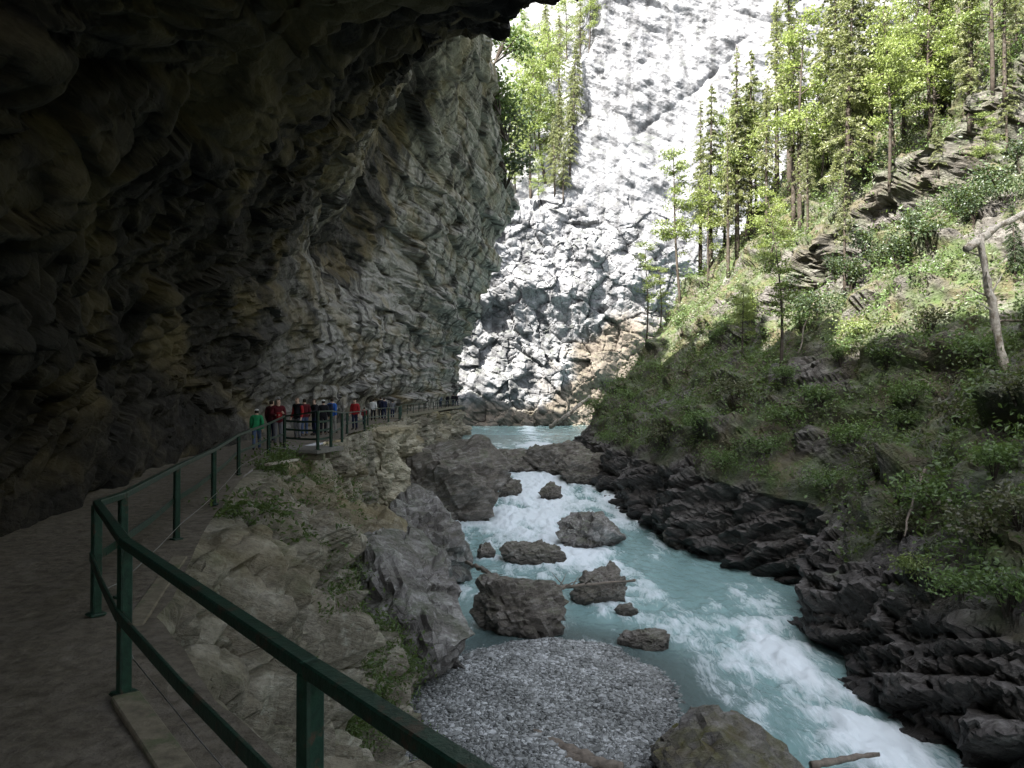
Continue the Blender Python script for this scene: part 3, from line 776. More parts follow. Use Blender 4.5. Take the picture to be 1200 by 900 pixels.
m, nt, p = new_mat('river_water'); L = nt.links
geo = N(nt, 'ShaderNodeNewGeometry')
mp = N(nt, 'ShaderNodeMapping'); mp.inputs['Scale'].default_value = (1.5, 0.36, 1.0); mp.inputs['Rotation'].default_value = (0, 0, -0.18); L.new(geo.outputs['Position'], mp.inputs['Vector'])
na = N(nt, 'ShaderNodeTexNoise', i_Scale=2.0, i_Detail=10.0, i_Roughness=0.78, i_Distortion=1.4); L.new(mp.outputs[0], na.inputs['Vector'])
nb_ = N(nt, 'ShaderNodeTexNoise', i_Scale=0.5, i_Detail=4.0, i_Roughness=0.6); L.new(mp.outputs[0], nb_.inputs['Vector'])
fa = N(nt, 'ShaderNodeAttribute', attribute_name='foam'); sa = N(nt, 'ShaderNodeAttribute', attribute_name='shallow')
ff = math_n(nt, 'ADD', fa.outputs['Fac'], math_n(nt, 'MULTIPLY', math_n(nt, 'SUBTRACT', na.outputs[0], 0.5), 2.0))
fm = ramp(nt, ff, [(0.30, g3(0.0)), (0.50, g3(0.22)), (0.70, g3(0.6)), (1.0, g3(1.0))]).outputs[0]
body = mixc(nt, nb_.outputs[0], (0.125, 0.23, 0.222), (0.28, 0.42, 0.405))
body = mixc(nt, sa.outputs['Fac'], body, (0.085, 0.12, 0.115))
colr = mixc(nt, fm, body, (0.70, 0.76, 0.775))
L.new(colr, p.inputs['Base Color'])
rg = N(nt, 'ShaderNodeMapRange'); rg.inputs['To Min'].default_value = 0.12; rg.inputs['To Max'].default_value = 0.75
L.new(fm, rg.inputs[0]); L.new(rg.outputs[0], p.inputs['Roughness'])
p.inputs['IOR'].default_value = 1.33
bp = N(nt, 'ShaderNodeBump', i_Strength=0.6, i_Distance=0.15); L.new(na.outputs[0], bp.inputs['Height']); L.new(bp.outputs[0], p.inputs['Normal'])
M['water'] = m
tag(link('river', river_me, M['water']), kind='structure')

# ------------------------------------------------------------------ boulders
def boulder_mesh(w, dpt, h, seed, sink, zbase, wl, blocky=0.5):
    bm = bmesh.new()
    bmesh.ops.create_icosphere(bm, subdivisions=5 if w > 1.2 else 4, radius=1.0)
    V = np.array([v.co[:] for v in bm.verts]); Fc = np.array([[v.index for v in f.verts] for f in bm.faces])
    bm.free()
    r_ = np.random.default_rng(seed)
    # faceted: clip by random planes
    D = np.full(len(V), 1.25)
    for _ in range(13 if seed != 8 else 5):
        n = r_.normal(size=3); n /= np.linalg.norm(n)
        dist = r_.uniform(0.68, 1.0)
        c = V @ n
        D = np.minimum(D, np.where(c > 0.05, dist / np.maximum(c, 0.05), 9))
    V = V * np.minimum(D, 1.2)[:, None]
    V *= np.array([w / 2, dpt / 2, h / 2 * (1 + sink)]) / np.array([0.92, 0.92, 0.92])
    n = V / np.linalg.norm(V / np.array([w, dpt, h]), axis=1, keepdims=True) / np.array([w, dpt, h]) 
    n /= np.linalg.norm(n, axis=1, keepdims=True)
    sz = max(0.25, min(w, h) * 0.42)
    dd_ = rock_disp(V + seed * 13.0, (0.3, 0.2, 0.9), 0.22 * sz, 0.22 * sz, 0.09 * sz, 0.08 * sz, 0.10 * sz, (sz, sz, sz * 0.6), sz * 0.8, sz * 2.5, seed)
    V = V + n * dd_[:, None]
    V[:, 2] += h / 2 * (1 - sink)
    if seed == 8: V[:, 2] -= 0.30 * np.maximum(V[:, 0] + 0.6, 0) + 0.25 * np.maximum(-0.9 - V[:, 0], 0)      # its crest stands left of the middle
    wet = 1 - sstep(0.05, 0.55, V[:, 2] + 0.15 * fbm(V * 2, 2, seed))
    return mesh_np('boulder', V, Fc, False, {'wet': wet})
for (p, w, h, dpt, mat, label, rz, seed, sink, cat, shape) in BOULD:
    me = boulder_mesh(w, dpt, h, seed, sink, p.z, p.z)
    o = link('boulder', me, M[mat]); o.location = p; o.rotation_euler = (0, 0, rz)
    tag(o, label, cat, 'boulders in the river bed')

# the blocky rock buttress that carries the path past the waiting group
def buttress_mesh(w, dpt, h, seed):
    bm = bmesh.new(); bmesh.ops.create_cube(bm, size=2.0)
    bmesh.ops.subdivide_edges(bm, edges=bm.edges[:], cuts=70, use_grid_fill=True)
    V = np.array([v.co[:] for v in bm.verts]); Fc = np.array([[v.index for v in f.verts] for f in bm.faces]); bm.free()
    n = np.sign(V) * np.abs(V) ** 9; n /= np.linalg.norm(n, axis=1, keepdims=True)
    V = V * np.array([w / 2, dpt / 2, h / 2]); V[:, 0] += (0.5 - V[:, 2] / h) * 0.5; V[:, 1] += (V[:, 2] / h - .5) * 1.2
    d_ = rock_disp(V + 50, (0.1, -0.1, 0.98), 0.5, 0.55, 0.15, 0.2, 0.25, (1.7, 1.7, 1.1), 1.1, 3.0, seed)
    V = V + n * np.where(n[:, 2:] > 0.5, 0.12, 1.0) * d_[:, None]
    return mesh_np('rock_buttress', V, Fc, False, {'wet': np.zeros(len(V))})
M['buttress'] = rock_mat('buttress_rock', (0.17, 0.15, 0.10), (0.38, 0.345, 0.25), (0.54, 0.50, 0.40), 1.3, (0.1, -0.1, 0), streak=0.15, ochre=0.5, bump=0.8, veins=0.3)
o = link('rock_buttress', buttress_mesh(4.0, 8.0, 6.2, 71), M['buttress']); o.location = (-9.25, 50.6, -3.32); o.rotation_euler = (0, 0, -0.12)
tag(o, 'tan blocky rock buttress under the path railing, left of the huge dark boulder', 'rock')

# cobbles: one countless mass of stones on the bar
def pebbles(n, polyfn, size_fn, seed):
    r_ = np.random.default_rng(seed)
    bm = bmesh.new(); bmesh.ops.create_icosphere(bm, subdivisions=1, radius=1.0)
    bv = np.array([v.co[:] for v in bm.verts]); bf = np.array([[v.index for v in f.verts] for f in bm.faces]); bm.free()
    C = polyfn(n, r_)
    n = len(C); s = size_fn(n, r_)
    ang = r_.uniform(0, 6.28, n)
    A = bv[None] * (1 + 0.22 * r_.normal(size=(n, len(bv), 1))) * np.stack([s, s * r_.uniform(.6, 1, n), s * r_.uniform(.4, .75, n)], -1)[:, None]
    ca, sa_ = np.cos(ang)[:, None], np.sin(ang)[:, None]
    V = np.stack([A[..., 0] * ca - A[..., 1] * sa_, A[..., 0] * sa_ + A[..., 1] * ca, A[..., 2]], -1) + C[:, None]
    sh = np.repeat(np.clip(r_.uniform(0, 1, n) + 0.45 * fbm(C / 1.3, 3, 55) - 0.35 * sstep(0.5, -0.6, poly_sd(C[:, 0], C[:, 1], bar_xy)), 0, 1), len(bv))
    Fq = (bf[None] + (np.arange(n) * len(bv))[:, None, None]).reshape(-1, 3)
    return mesh_np('cobbles', V.reshape(-1, 3), Fq, False, {'shade': sh})
def bar_pts(n, r_):
    x = r_.uniform(-6, 9, n * 3); y = r_.uniform(11, 33, n * 3)
    sd = poly_sd(x, y, bar_xy); z = bar_z(x, y)
    ok = (sd > -0.9 + 0.7 * r_.random(n * 3)) & (r_.random(n * 3) < np.clip(0.4 + sd, 0.1, 1))
    x, y, z = x[ok][:n], y[ok][:n], z[ok][:n]
    return np.stack([x, y, z + 0.01], -1)
m, nt, p = new_mat('cobble_stone')
at_ = N(nt, 'ShaderNodeAttribute', attribute_name='shade')
geo = N(nt, 'ShaderNodeNewGeometry'); n_ = N(nt, 'ShaderNodeTexNoise', i_Scale=14.0, i_Detail=4.0); nt.links.new(geo.outputs['Position'], n_.inputs['Vector'])
cc = ramp(nt, at_.outputs['Fac'], [(0.0, (0.06, 0.062, 0.058)), (0.4, (0.17, 0.176, 0.165)), (0.8, (0.26, 0.268, 0.258)), (1.0, (0.40, 0.41, 0.40))]).outputs[0]
cc = mixc(nt, 0.5, cc, ramp(nt, n_.outputs[0], [(0.3, g3(0.6)), (0.7, g3(1.2))]).outputs[0], 'MULTIPLY')
nt.links.new(cc, p.inputs['Base Color']); p.inputs['Roughness'].default_value = 0.6
M['cobble'] = m
tag(link('cobbles', pebbles(44000, bar_pts, lambda n, r_: 0.022 + 0.019 * r_.gamma(1.0, 1.0, n).clip(0, 6), 5), m), kind='stuff')

# ------------------------------------------------------------------ ray targets for placing things on the ground they stand on
def bvh_of(P, flip=False):
    V = [Vector(v) for v in P.reshape(-1, 3)]
    return BVHTree.FromPolygons(V, grid_faces(*P.shape[:2]).tolist())
hill_bvh = bvh_of(Ph); ledge_bvh = bvh_of(Pl); far_bvh = bvh_of(Pf)
def on_hill(px, py, bvh=None):
    hit = (bvh or hill_bvh).ray_cast(CAM, ray(px, py))
    return hit[0], hit[1]
def drop(x, y, bvh=None, z0=140):
    hit = (bvh or hill_bvh).ray_cast(Vector((x, y, z0)), Vector((0, 0, -1)))
    return hit[0]

# ------------------------------------------------------------------ green railing along the path
rail = empty('green_railing', (0, 0, 0))
tag(rail, 'green painted railing with square posts, flat middle bar and low steel cable along the path', 'railing')
RP = [(1.55, -0.35), (.47, 1.12), (-.66, 2.53), (-2.36, 4.7), (-3.45, 6.4), (-3.51, 6.95), (-4.25, 9.76), (-5, 12.9), (-6.4, 18), (-7.6, 24), (-8.05, 27.2),
      (-6.62, 26.2), (-6.5, 27.6), (-7.3, 33), (-8.15, 38), (-8.25, 43), (-9.2, 49), (-8.85, 55), (-9.1, 62)]
RH = [0.9] * 9 + [0.95, 1.1, 1.28, 1.28, 1.1, 1.0, 1.0, 1.0, 1.0, 1.0]
for i, ((x, y), h) in enumerate(zip(RP, RH)):
    b = MB(); w = 0.07 if y < 24 else 0.09
    b.bar((x, y, -0.16), (x, y, h), w, w, up=(0.6, 0.8, 0))
    b.bar((x, y, -0.012), (x, y, 0.012), w * 1.9, w * 1.9, up=(0.6, 0.8, 0))
    link('post', b.mesh('post'), M['green_paint'], rail)
for i in range(len(RP) - 1):
    (x0, y0), (x1, y1) = RP[i], RP[i + 1]
    h0, h1 = RH[i], RH[i + 1]
    b = MB(); b.bar((x0, y0, h0 + 0.012), (x1, y1, h1 + 0.012), 0.065, 0.055); link('top_rail', b.mesh('top_rail'), M['green_paint'], rail)
    b = MB()
    L_ = math.hypot(x1 - x0, y1 - y0); nx, ny = (y1 - y0) / L_ * -0.043, -(x1 - x0) / L_ * -0.043
    mids = [0.48] if i < 10 or i > 11 else [0.35, 0.65, 0.95]
    for mh in mids:
        sag = 0.02
        pts = [((x0 + nx) * (1 - t) + (x1 + nx) * t, (y0 + ny) * (1 - t) + (y1 + ny) * t, mh - sag * math.sin(t * math.pi)) for t in (0, .5, 1)]
        b.bar(pts[0], pts[1], 0.02, 0.07); b.bar(pts[1], pts[2], 0.02, 0.07)
    link('middle_bar', b.mesh('middle_bar'), M['green_paint'], rail)
b = MB()
for i in range(len(RP) - 8):
    (x0, y0), (x1, y1) = RP[i], RP[i + 1]
    b.tube([(x0 + 0.045, y0 + .03, 0.19), ((x0 + x1) / 2 + .045, (y0 + y1) / 2 + .03, 0.175), (x1 + 0.045, y1 + .03, 0.19)], 0.004, 5)
link('cable', b.mesh('cable', True), M['cable'], rail)

# railing of the far gallery
gal = empty('gallery_railing', (-9.2, 63, 0))
tag(gal, 'thin dark railing of the gallery walkway cut into the far rock wall', 'railing')
gy_ = np.linspace(63, 115, 19)
gp = [(float(f_rail(y)) + 0.05 + 9.2, y - 63, 0.5 * max(0, (y - 75)) / 40) for y in gy_]
for (x, y, z) in gp:
    b = MB(); b.bar((x, y, z - .1), (x, y, z + 1.0), .07, .07, up=(0, 1, 0)); link('post', b.mesh('post'), M['green_paint'], gal)
for i in range(len(gp) - 1):
    for nm, hh, wd in (('top_rail', 1.0, .06), ('middle_bar', .5, .04)):
        a = gp[i]; c = gp[i + 1]
        b = MB(); b.bar((a[0], a[1], a[2] + hh), (c[0], c[1], c[2] + hh), wd, wd); link(nm, b.mesh(nm), M['green_paint'], gal)
# gallery deck (the far walkway rises half a metre)
dk = MB()
for i in range(len(gp) - 1):
    a = gp[i]; c = gp[i + 1]
    xa, xc = a[0] - 9.2, c[0] - 9.2
    V = []
    for (x, y, z) in ((xa, a[1] + 63, a[2]), (xc, c[1] + 63, c[2])):
        V += [(x + .25, y, z + .05), (x - 2.6, y, z + .05), (x - 2.6, y, z - .2), (x + .25, y, z - .2)]
    dk.add(V, [(0, 1, 5, 4), (3, 7, 6, 2), (0, 4, 7, 3), (1, 2, 6, 5)] + ([(3, 2, 1, 0)] if i == 0 else []) + ([(4, 5, 6, 7)] if i == len(gp) - 2 else []))
tag(link('walkway_deck', dk.mesh('walkway_deck'), M['wood']), 'pale wooden gallery walkway bracketed to the far rock wall', 'walkway')

# viewing platform
pl = empty('viewing_platform', (-7.2, 27, 0))
tag(pl, 'small viewing platform jutting from the path beside the waiting group', 'platform')
b = MB(); b.bar((-1.2, .55, -.07), (.85, .05, -.07), 2.0, .14); link('deck', b.mesh('deck'), M['deck'], pl)
for yy in (-.45, .5):
    b = MB(); b.bar((-1.4, yy + .5, -.27), (.72, yy + .02, -.27), .14, .24); link('beam', b.mesh('beam'), M['wood'], pl)

# edge boards by the near posts
for (a, c, lab) in (((-2.33, 4.66, -.02), (-1.12, 3.1, -.03), 'long worn board edging the path from the nearest tall post'), ((-3.0, 6.1, -.03), (-3.75, 8.7, -.03), 'short mossy board edging the path beyond the railing corner')):
    b = MB(); b.bar(a, c, .16, .07); o = link('edge_board', b.mesh('edge_board'), M['wood']); tag(o, lab, 'board')
b = MB(); b.bar((-6.45, 20.2, 0.02), (-6.0, 21.6, 0.04), .14, .06); tag(link('loose_plank', b.mesh('loose_plank'), M['pale_wood']), 'pale loose plank lying on the ledge outside the railing', 'plank')

# ------------------------------------------------------------------ people
def person_geo(pose):
    J = dict(pelvis=(0, 0, .95, .145, .115), waist=(0, 0, 1.1, .135, .10), chest=(0, .0, 1.3, .165, .115), neck=(0, .01, 1.475, .055, .055), jaw=(0, .035, 1.56, .066, .078), head=(0, .02, 1.64, .08, .095), crown=(0, .01, 1.71, .062, .075), nose=(0, .12, 1.60, .012, .012))
    st = pose.get('stride', 0.0)
    for s, k in ((-1, 'L'), (1, 'R')):
        J['sh' + k] = (s * .185, 0, 1.41, .062, .062)
        e, w = pose.get('arm' + k, ((.05, -.02, 1.13), (.07, .08, .90)))
        J['el' + k] = (s * (.185 + e[0]), e[1], e[2], .046, .046); J['wr' + k] = (s * (.185 + w[0]), w[1], w[2], .03, .03)
        dv = np.array(J['wr' + k][:3]) - np.array(J['el' + k][:3]); dv /= np.linalg.norm(dv)
        hp = np.array(J['wr' + k][:3]) + dv * .09
        J['ha' + k] = (*hp, .038, .022)
        J['hip' + k] = (s * .095, 0, .90, .092, .092)
        f = st * s
        J['kn' + k] = (s * .10, .5 * f + .03, .50, .060, .060)
        J['an' + k] = (s * .10, f - .02 , .09 + max(0, -f) * .15, .042, .042)
        J['to' + k] = (s * .12, f + .15, .035 + max(0, -f) * .02, .035, .028)
    E = [('pelvis', 'waist', 'torso'), ('waist', 'chest', 'torso'), ('chest', 'neck', 'neck'), ('neck', 'jaw', 'head'), ('jaw', 'head', 'head'), ('head', 'crown', 'head'), ('jaw', 'nose', 'head')]
    for k in 'LR':
        E += [('chest', 'sh' + k, 'torso'), ('sh' + k, 'el' + k, 'arm'), ('el' + k, 'wr' + k, 'fore'), ('wr' + k, 'ha' + k, 'hand'),
              ('pelvis', 'hip' + k, 'hips'), ('hip' + k, 'kn' + k, 'leg'), ('kn' + k, 'an' + k, 'leg'), ('an' + k, 'to' + k, 'foot')]
    names = list(J); idx = {n: i for i, n in enumerate(names)}
    me = bpy.data.meshes.new('skin'); me.from_pydata([J[n][:3] for n in names], [(idx[a], idx[b]) for a, b, _ in E], [])
    o = bpy.data.objects.new('skin', me); col.objects.link(o)
    o.modifiers.new('s', 'SKIN').use_smooth_shade = True
    for n in names:
        sv = me.skin_vertices[0].data[idx[n]]; sv.radius = J[n][3:5]; sv.use_root = (n == 'pelvis')
    sb = o.modifiers.new('d', 'SUBSURF'); sb.levels = 2; sb.render_levels = 2
    dg = bpy.context.evaluated_depsgraph_get(); dg.update()
    ev = o.evaluated_get(dg); em = ev.to_mesh()
    V = np.array([v.co[:] for v in em.vertices]); Nn = np.array([v.normal[:] for v in em.vertices])
    Fc = [list(p_.vertices) for p_ in em.polygons]
    ev.to_mesh_clear(); bpy.data.objects.remove(o); bpy.data.meshes.remove(me)
    segs = [(np.array(J[a][:3]), np.array(J[b_][:3]), t, min(J[a][3], J[b_][3])) for a, b_, t in E]
    cls = []
    for f in Fc:
        c = V[f].mean(0); best = (9, None)
        for a, b_, t, r_ in segs:
            ab = b_ - a; u = np.clip((c - a) @ ab / (ab @ ab), 0, 1); dd_ = np.linalg.norm(c - a - ab * u) - r_ * .5
            if dd_ < best[0]: best = (dd_, t)
        t = best[1]
        if t == 'torso' and c[2] < 1.0: t = 'hips'
        cls.append(t)
    fingers = MB()
    for k in 'LR':
        s = -1 if k == 'L' else 1
        h = np.array(J['ha' + k][:3]); wri = np.array(J['wr' + k][:3]); dv = (h - wri) / np.linalg.norm(h - wri)
        side = np.cross(dv, [s, 0, 0]); side = side / max(np.linalg.norm(side), .1)
        pn = np.array([-s, 0, 0.0])
        for q, (off, ln) in enumerate(((-.028, .06), (-.010, .075), (.010, .07), (.026, .055))):
            a = h + side * off; fingers.tube([a - dv * .02, a + dv * ln * .55, a + dv * ln * .85 + pn * .02, a + dv * ln + pn * .04], [.011, .0095, .008, .006], 6)
        a = wri + dv * .03 - side * .03; fingers.tube([a, a - side * .025 + dv * .03 + pn * .01, a - side * .03 + dv * .06 + pn * .02], [.013, .011, .008], 6)
    return V, Nn, Fc, cls, fingers

POSES = {
    'stand': {}, 'walk': {'stride': .22, 'armL': ((.05, .08, 1.14), (.06, .22, .95)), 'armR': ((.05, -.10, 1.14), (.06, -.08, .90))},
    'lean': {'armR': ((.07, .12, 1.16), (.02, .36, 1.08)), 'armL': ((.07, .10, 1.15), (.03, .34, 1.08))},
    'hold': {'armR': ((.06, -.02, 1.12), (-.06, .22, 1.12)), 'armL': ((.06, -.02, 1.12), (-.05, .23, 1.20))},
}
GEO = {k_: person_geo(v_) for k_, v_ in POSES.items()}
MC = {}
def cloth(c, nm='fabric'):
    key = (nm, c)
    if key not in MC: MC[key] = simple_mat(nm, c, 0.85, 0.2, 18.0, 0.2, spec=0.15)
    return MC[key]
SKIN = simple_mat('skin', (0.50, 0.33, 0.25), 0.55, 0.08, 20.0, 0.02)
def sub_mesh(name, V, Nn, Fc, sel, off):
    ids = sorted({i for f in sel for i in Fc[f]}); mp_ = {i: n for n, i in enumerate(ids)}
    me = bpy.data.meshes.new(name)
    me.from_pydata([tuple(V[i] + Nn[i] * off) for i in ids], [], [[mp_[i] for i in Fc[f]] for f in sel])
    me.polygons.foreach_set('use_smooth', np.ones(len(sel), bool)); me.update()
    return me
CACHE = {}
def person(loc, rz, height, pose, label, jacket=(.02, .02, .025), sleeves=None, trousers=(.03, .035, .05), hat=None, hair=(.03, .022, .015), pack=None, shorts=False, bag=None, group='hikers on the gorge path'):
    V, Nn, Fc, cls, fing = GEO[pose]
    r_ = empty('person', loc, rz, height / 1.77); tag(r_, label, 'person', group)
    if (pose, 'body') not in CACHE:
        fv = np.concatenate(fing.V); fq = np.concatenate(fing.Q); fl = [([q[0], q[1], q[2]] if q[2] == q[3] else list(q)) for q in (fq + len(V)).tolist()]
        me = bpy.data.meshes.new('body'); me.from_pydata(V.tolist() + fv.tolist(), [], Fc + fl); me.materials.append(SKIN)
        me.polygons.foreach_set('use_smooth', np.ones(len(me.polygons), bool)); me.update(); CACHE[(pose, 'body')] = me
    link('body', CACHE[(pose, 'body')], None, r_)
    C = [V[f].mean(0) for f in Fc]
    S = lambda fn: [i for i in range(len(Fc)) if fn(cls[i], C[i])]
    jk = S(lambda t, c: t in ('torso',) or (t == 'hips' and c[2] > .86) or (t == 'neck' and c[2] < 1.47) or (sleeves is None and t in ('arm', 'fore')))
    link('jacket', sub_mesh('jacket', V, Nn, Fc, jk, .028), cloth(jacket, 'jacket_fabric'), r_)
    if sleeves is not None:
        link('sleeves', sub_mesh('sleeves', V, Nn, Fc, S(lambda t, c: t in ('arm', 'fore')), .02), cloth(sleeves, 'sleeve_fabric'), r_)
    link('trousers', sub_mesh('trousers', V, Nn, Fc, S(lambda t, c: (t == 'leg' and c[2] > (.5 if shorts else .1)) or (t == 'hips' and c[2] <= .97)), .016), cloth(trousers, 'trouser_fabric'), r_)
    for s in (-1, 1):
        link('shoe', sub_mesh('shoe', V, Nn, Fc, S(lambda t, c: t == 'foot' and c[0] * s > 0), .012), cloth((.03, .025, .02), 'shoe_leather'), r_)
    hs = S(lambda t, c: t == 'head' and (c[2] > 1.675 or (c[1] < .02 and c[2] > 1.55)))
    link('hair', sub_mesh('hair', V, Nn, Fc, hs, .014), cloth(hair, 'hair_strands'), r_)
    if hat:
        me = sub_mesh('cap', V, Nn, Fc, S(lambda t, c: t == 'head' and c[2] > 1.66), .026)
        cp = link('cap', me, cloth(hat, 'cap_fabric'), r_)
        b = MB(); b.bar((0, .08, 1.69), (0, .2, 1.67), .13, .012); link('cap_peak', b.mesh('peak'), cloth(hat, 'cap_fabric'), cp)
    if pack:
        b = MB()
        for zz, ww, dd_, yy in ((1.08, .26, .15, -.19), (1.22, .30, .18, -.2), (1.36, .26, .14, -.19)):
            b.bar((0, yy, zz - .085), (0, yy, zz + .085), ww, dd_, up=(0, 1, 0), bev=.04)
        pk = link('backpack', b.mesh('backpack'), cloth(pack, 'pack_fabric'), r_)
    if bag:
        b = MB(); b.bar((0.02, .27, .98), (0.02, .27, 1.22), .2, .13, up=(0, 1, 0), bev=.04); link('carried_pouch', b.mesh('pouch'), cloth(bag, 'pouch_fabric'), r_)
    return r_
def pp(px, Y, z=None): 
    return (CAM.x + (px - 600) / F * Y, Y, 0.0 if z is None else z)
BLK = (.014, .014, .017); NAVY = (.02, .025, .05); RED = (.27, .02, .022); DRED = (.08, .011, .015); GRN = (.025, .22, .09); BLU = (.03, .10, .34); JEAN = (.07, .10, .17); GREY = (.13, .13, .14)
person(pp(301, 26), 0.25, 1.42, 'walk', 'child in a bright green jacket and white cap walking away beside the railing', GRN, None, JEAN, (.65, .62, .58), group='hikers on the gorge path')
person(pp(326, 28.5), -2.6, 1.78, 'hold', 'person in a dark red jacket holding a red pouch, behind the green child', DRED, None, GREY, None, bag=RED)
person(pp(318, 30.0), -0.4, 1.72, 'stand', 'person in a dark brown jacket half hidden behind the dark red jacket', (.06, .015, .018), None, NAVY)
person(pp(349, 32.5), 2.7, 1.82, 'stand', 'person in a black vest with bright red sleeves facing the camera', BLK, RED, GREY, None, (.16, .12, .08))
person(pp(357, 35.5), 0.6, 1.76, 'stand', 'person in dark red clothes standing behind the red sleeves', DRED, None, JEAN)
person(pp(369, 36), 2.3, 1.74, 'lean', 'person in a plain black jacket leaning at the platform railing', BLK, None, NAVY, None, (.05, .035, .02))
person(pp(379, 36.5), 0.1, 1.70, 'stand', 'person in a black jacket with a white cap beside the blue jacket', BLK, None, BLK, (.7, .7, .68))
person(pp(389, 38), -0.2, 1.78, 'walk', 'person in a blue jacket with a dark backpack ending the waiting group', BLU, None, (.25, .24, .22), None, pack=NAVY)
person(pp(416, 42), 2.9, 1.72, 'stand', 'person in a red jacket and dark trousers standing alone on the path', RED, None, NAVY)
person(pp(427, 50), 0.2, 1.15, 'walk', 'small child in dark red following the lone red jacket', (.25, .02, .03), None, NAVY)
person(pp(437.5, 58), 0.1, 1.70, 'walk', 'person with a pale shirt and dark trousers near the buttress railing', (.5, .5, .48), None, BLK)
person(pp(446, 62), 0.2, 1.84, 'walk', 'tall person in black with a backpack at the start of the gallery', BLK, None, BLK, None, pack=(.03, .03, .04))
person(pp(450, 60), -0.3, 1.76, 'stand', 'person in navy close behind the tall black backpack', NAVY, None, NAVY)
person(pp(460, 64), 0.4, 1.55, 'lean', 'shorter person in a grey jacket at the gallery railing', GREY, None, NAVY)
gz = lambda y: 0.5 * max(0, (y - 75)) / 40 + .05
for px_, Y_, h_, c_, hat_, lab in (
        (483, 92, 1.70, BLK, None, 'first person in black from the left on the far gallery'),
        (487, 94, 1.65, GREY, None, 'person in a grey jacket on the far gallery, behind the first one in black'),
        (496, 97, 1.70, (.30, .10, .10), None, 'person in faded red on the far gallery'),
        (504, 100, 1.74, NAVY, None, 'person in navy on the far gallery, right of the faded red jacket'),
        (510, 102, 1.72, BLK, None, 'person in black in the middle of the far gallery line'),
        (516, 103, 1.68, (.10, .12, .16), None, 'person in slate blue on the far gallery, left of the white cap'),
        (524.5, 106, 1.72, BLK, (.75, .74, .72), 'person with a white cap on the far gallery'),
        (531, 109, 1.78, BLK, None, 'dark person with a raised hood near the end of the far gallery'),
        (535, 110, 1.72, BLK, None, 'last dark person at the right end of the far gallery')):
    person(pp(px_, Y_, gz(Y_)), random.uniform(-.5, .5), h_, random.choice(['walk', 'stand']), lab, c_, None, NAVY, hat_, group='hikers on the far gallery')

# ------------------------------------------------------------------ trees
def spruce_geo(seed, H=20.0, spread=2.6, h0=0.25, dens=1.0, droop=0.35, leaf=0.16):
    r_ = np.random.default_rng(seed)
    tr = MB()
    bend = r_.normal(size=2) * 0.012 * H
    axis = lambda h: np.array([bend[0] * (h / H) ** 2, bend[1] * (h / H) ** 2, h])
    hs_ = np.linspace(-0.6, H, 12)
    tr.tube([axis(max(h, 0)) + np.array([0, 0, min(h, 0)]) for h in hs_], [0.012 * H * (1 - 0.93 * max(h, 0) / H) + 0.015 for h in hs_], 8)
    C = []
    h = h0 * H * 0.5
    while h < H * 0.985:
        live = h > h0 * H
        n = r_.integers(3, 6)
        for _ in range(n):
            if not live and r_.random() < 0.5: continue
            rel = (h - h0 * H) / (H * (1 - h0))
            ln = (spread * (1 - max(rel, 0)) ** 0.75 + 0.15) * r_.uniform(0.55, 1.1) * (1 if live else 0.5)
            a = r_.uniform(0, 2 * np.pi); dr = np.array([np.cos(a), np.sin(a), 0])
            up0 = 0.25 * max(rel, 0) - 0.1
            ts = np.linspace(0, 1, 5)
            pts = [axis(h) + dr * ln * t + np.array([0, 0, ln * (up0 * t - droop * t * t)]) for t in ts]
            tr.tube(pts, [0.03 * (1 - 0.8 * t) * (0.4 + ln / 3) for t in ts], 4, cap=False)
            if live:
                m_ = int(ln * 34 * dens)
                t = r_.uniform(0.12, 1, m_) ** 0.75
                base = np.array([np.interp(t, ts, [p_[k_] for p_ in pts]) for k_ in range(3)]).T
                sd_ = np.cross(dr, [0, 0, 1]); wd = 0.32 * ln * (1.15 - t)
                base += sd_ * (r_.uniform(-1, 1, m_) * wd)[:, None]
                base[:, 2] -= np.abs(r_.normal(size=m_)) * 0.16 * (0.5 + ln * .25)
                C.append(base)
        h += r_.uniform(0.28, 0.55) * (1.0 if live else 1.5) * (H / 20) ** 0.5
    C = np.concatenate(C)
    V, Q = leaf_quads(C, leaf, 0.2, r_, 0.42)
    return tr.mesh('trunk', True), mesh_np('crown', V, Q, False)

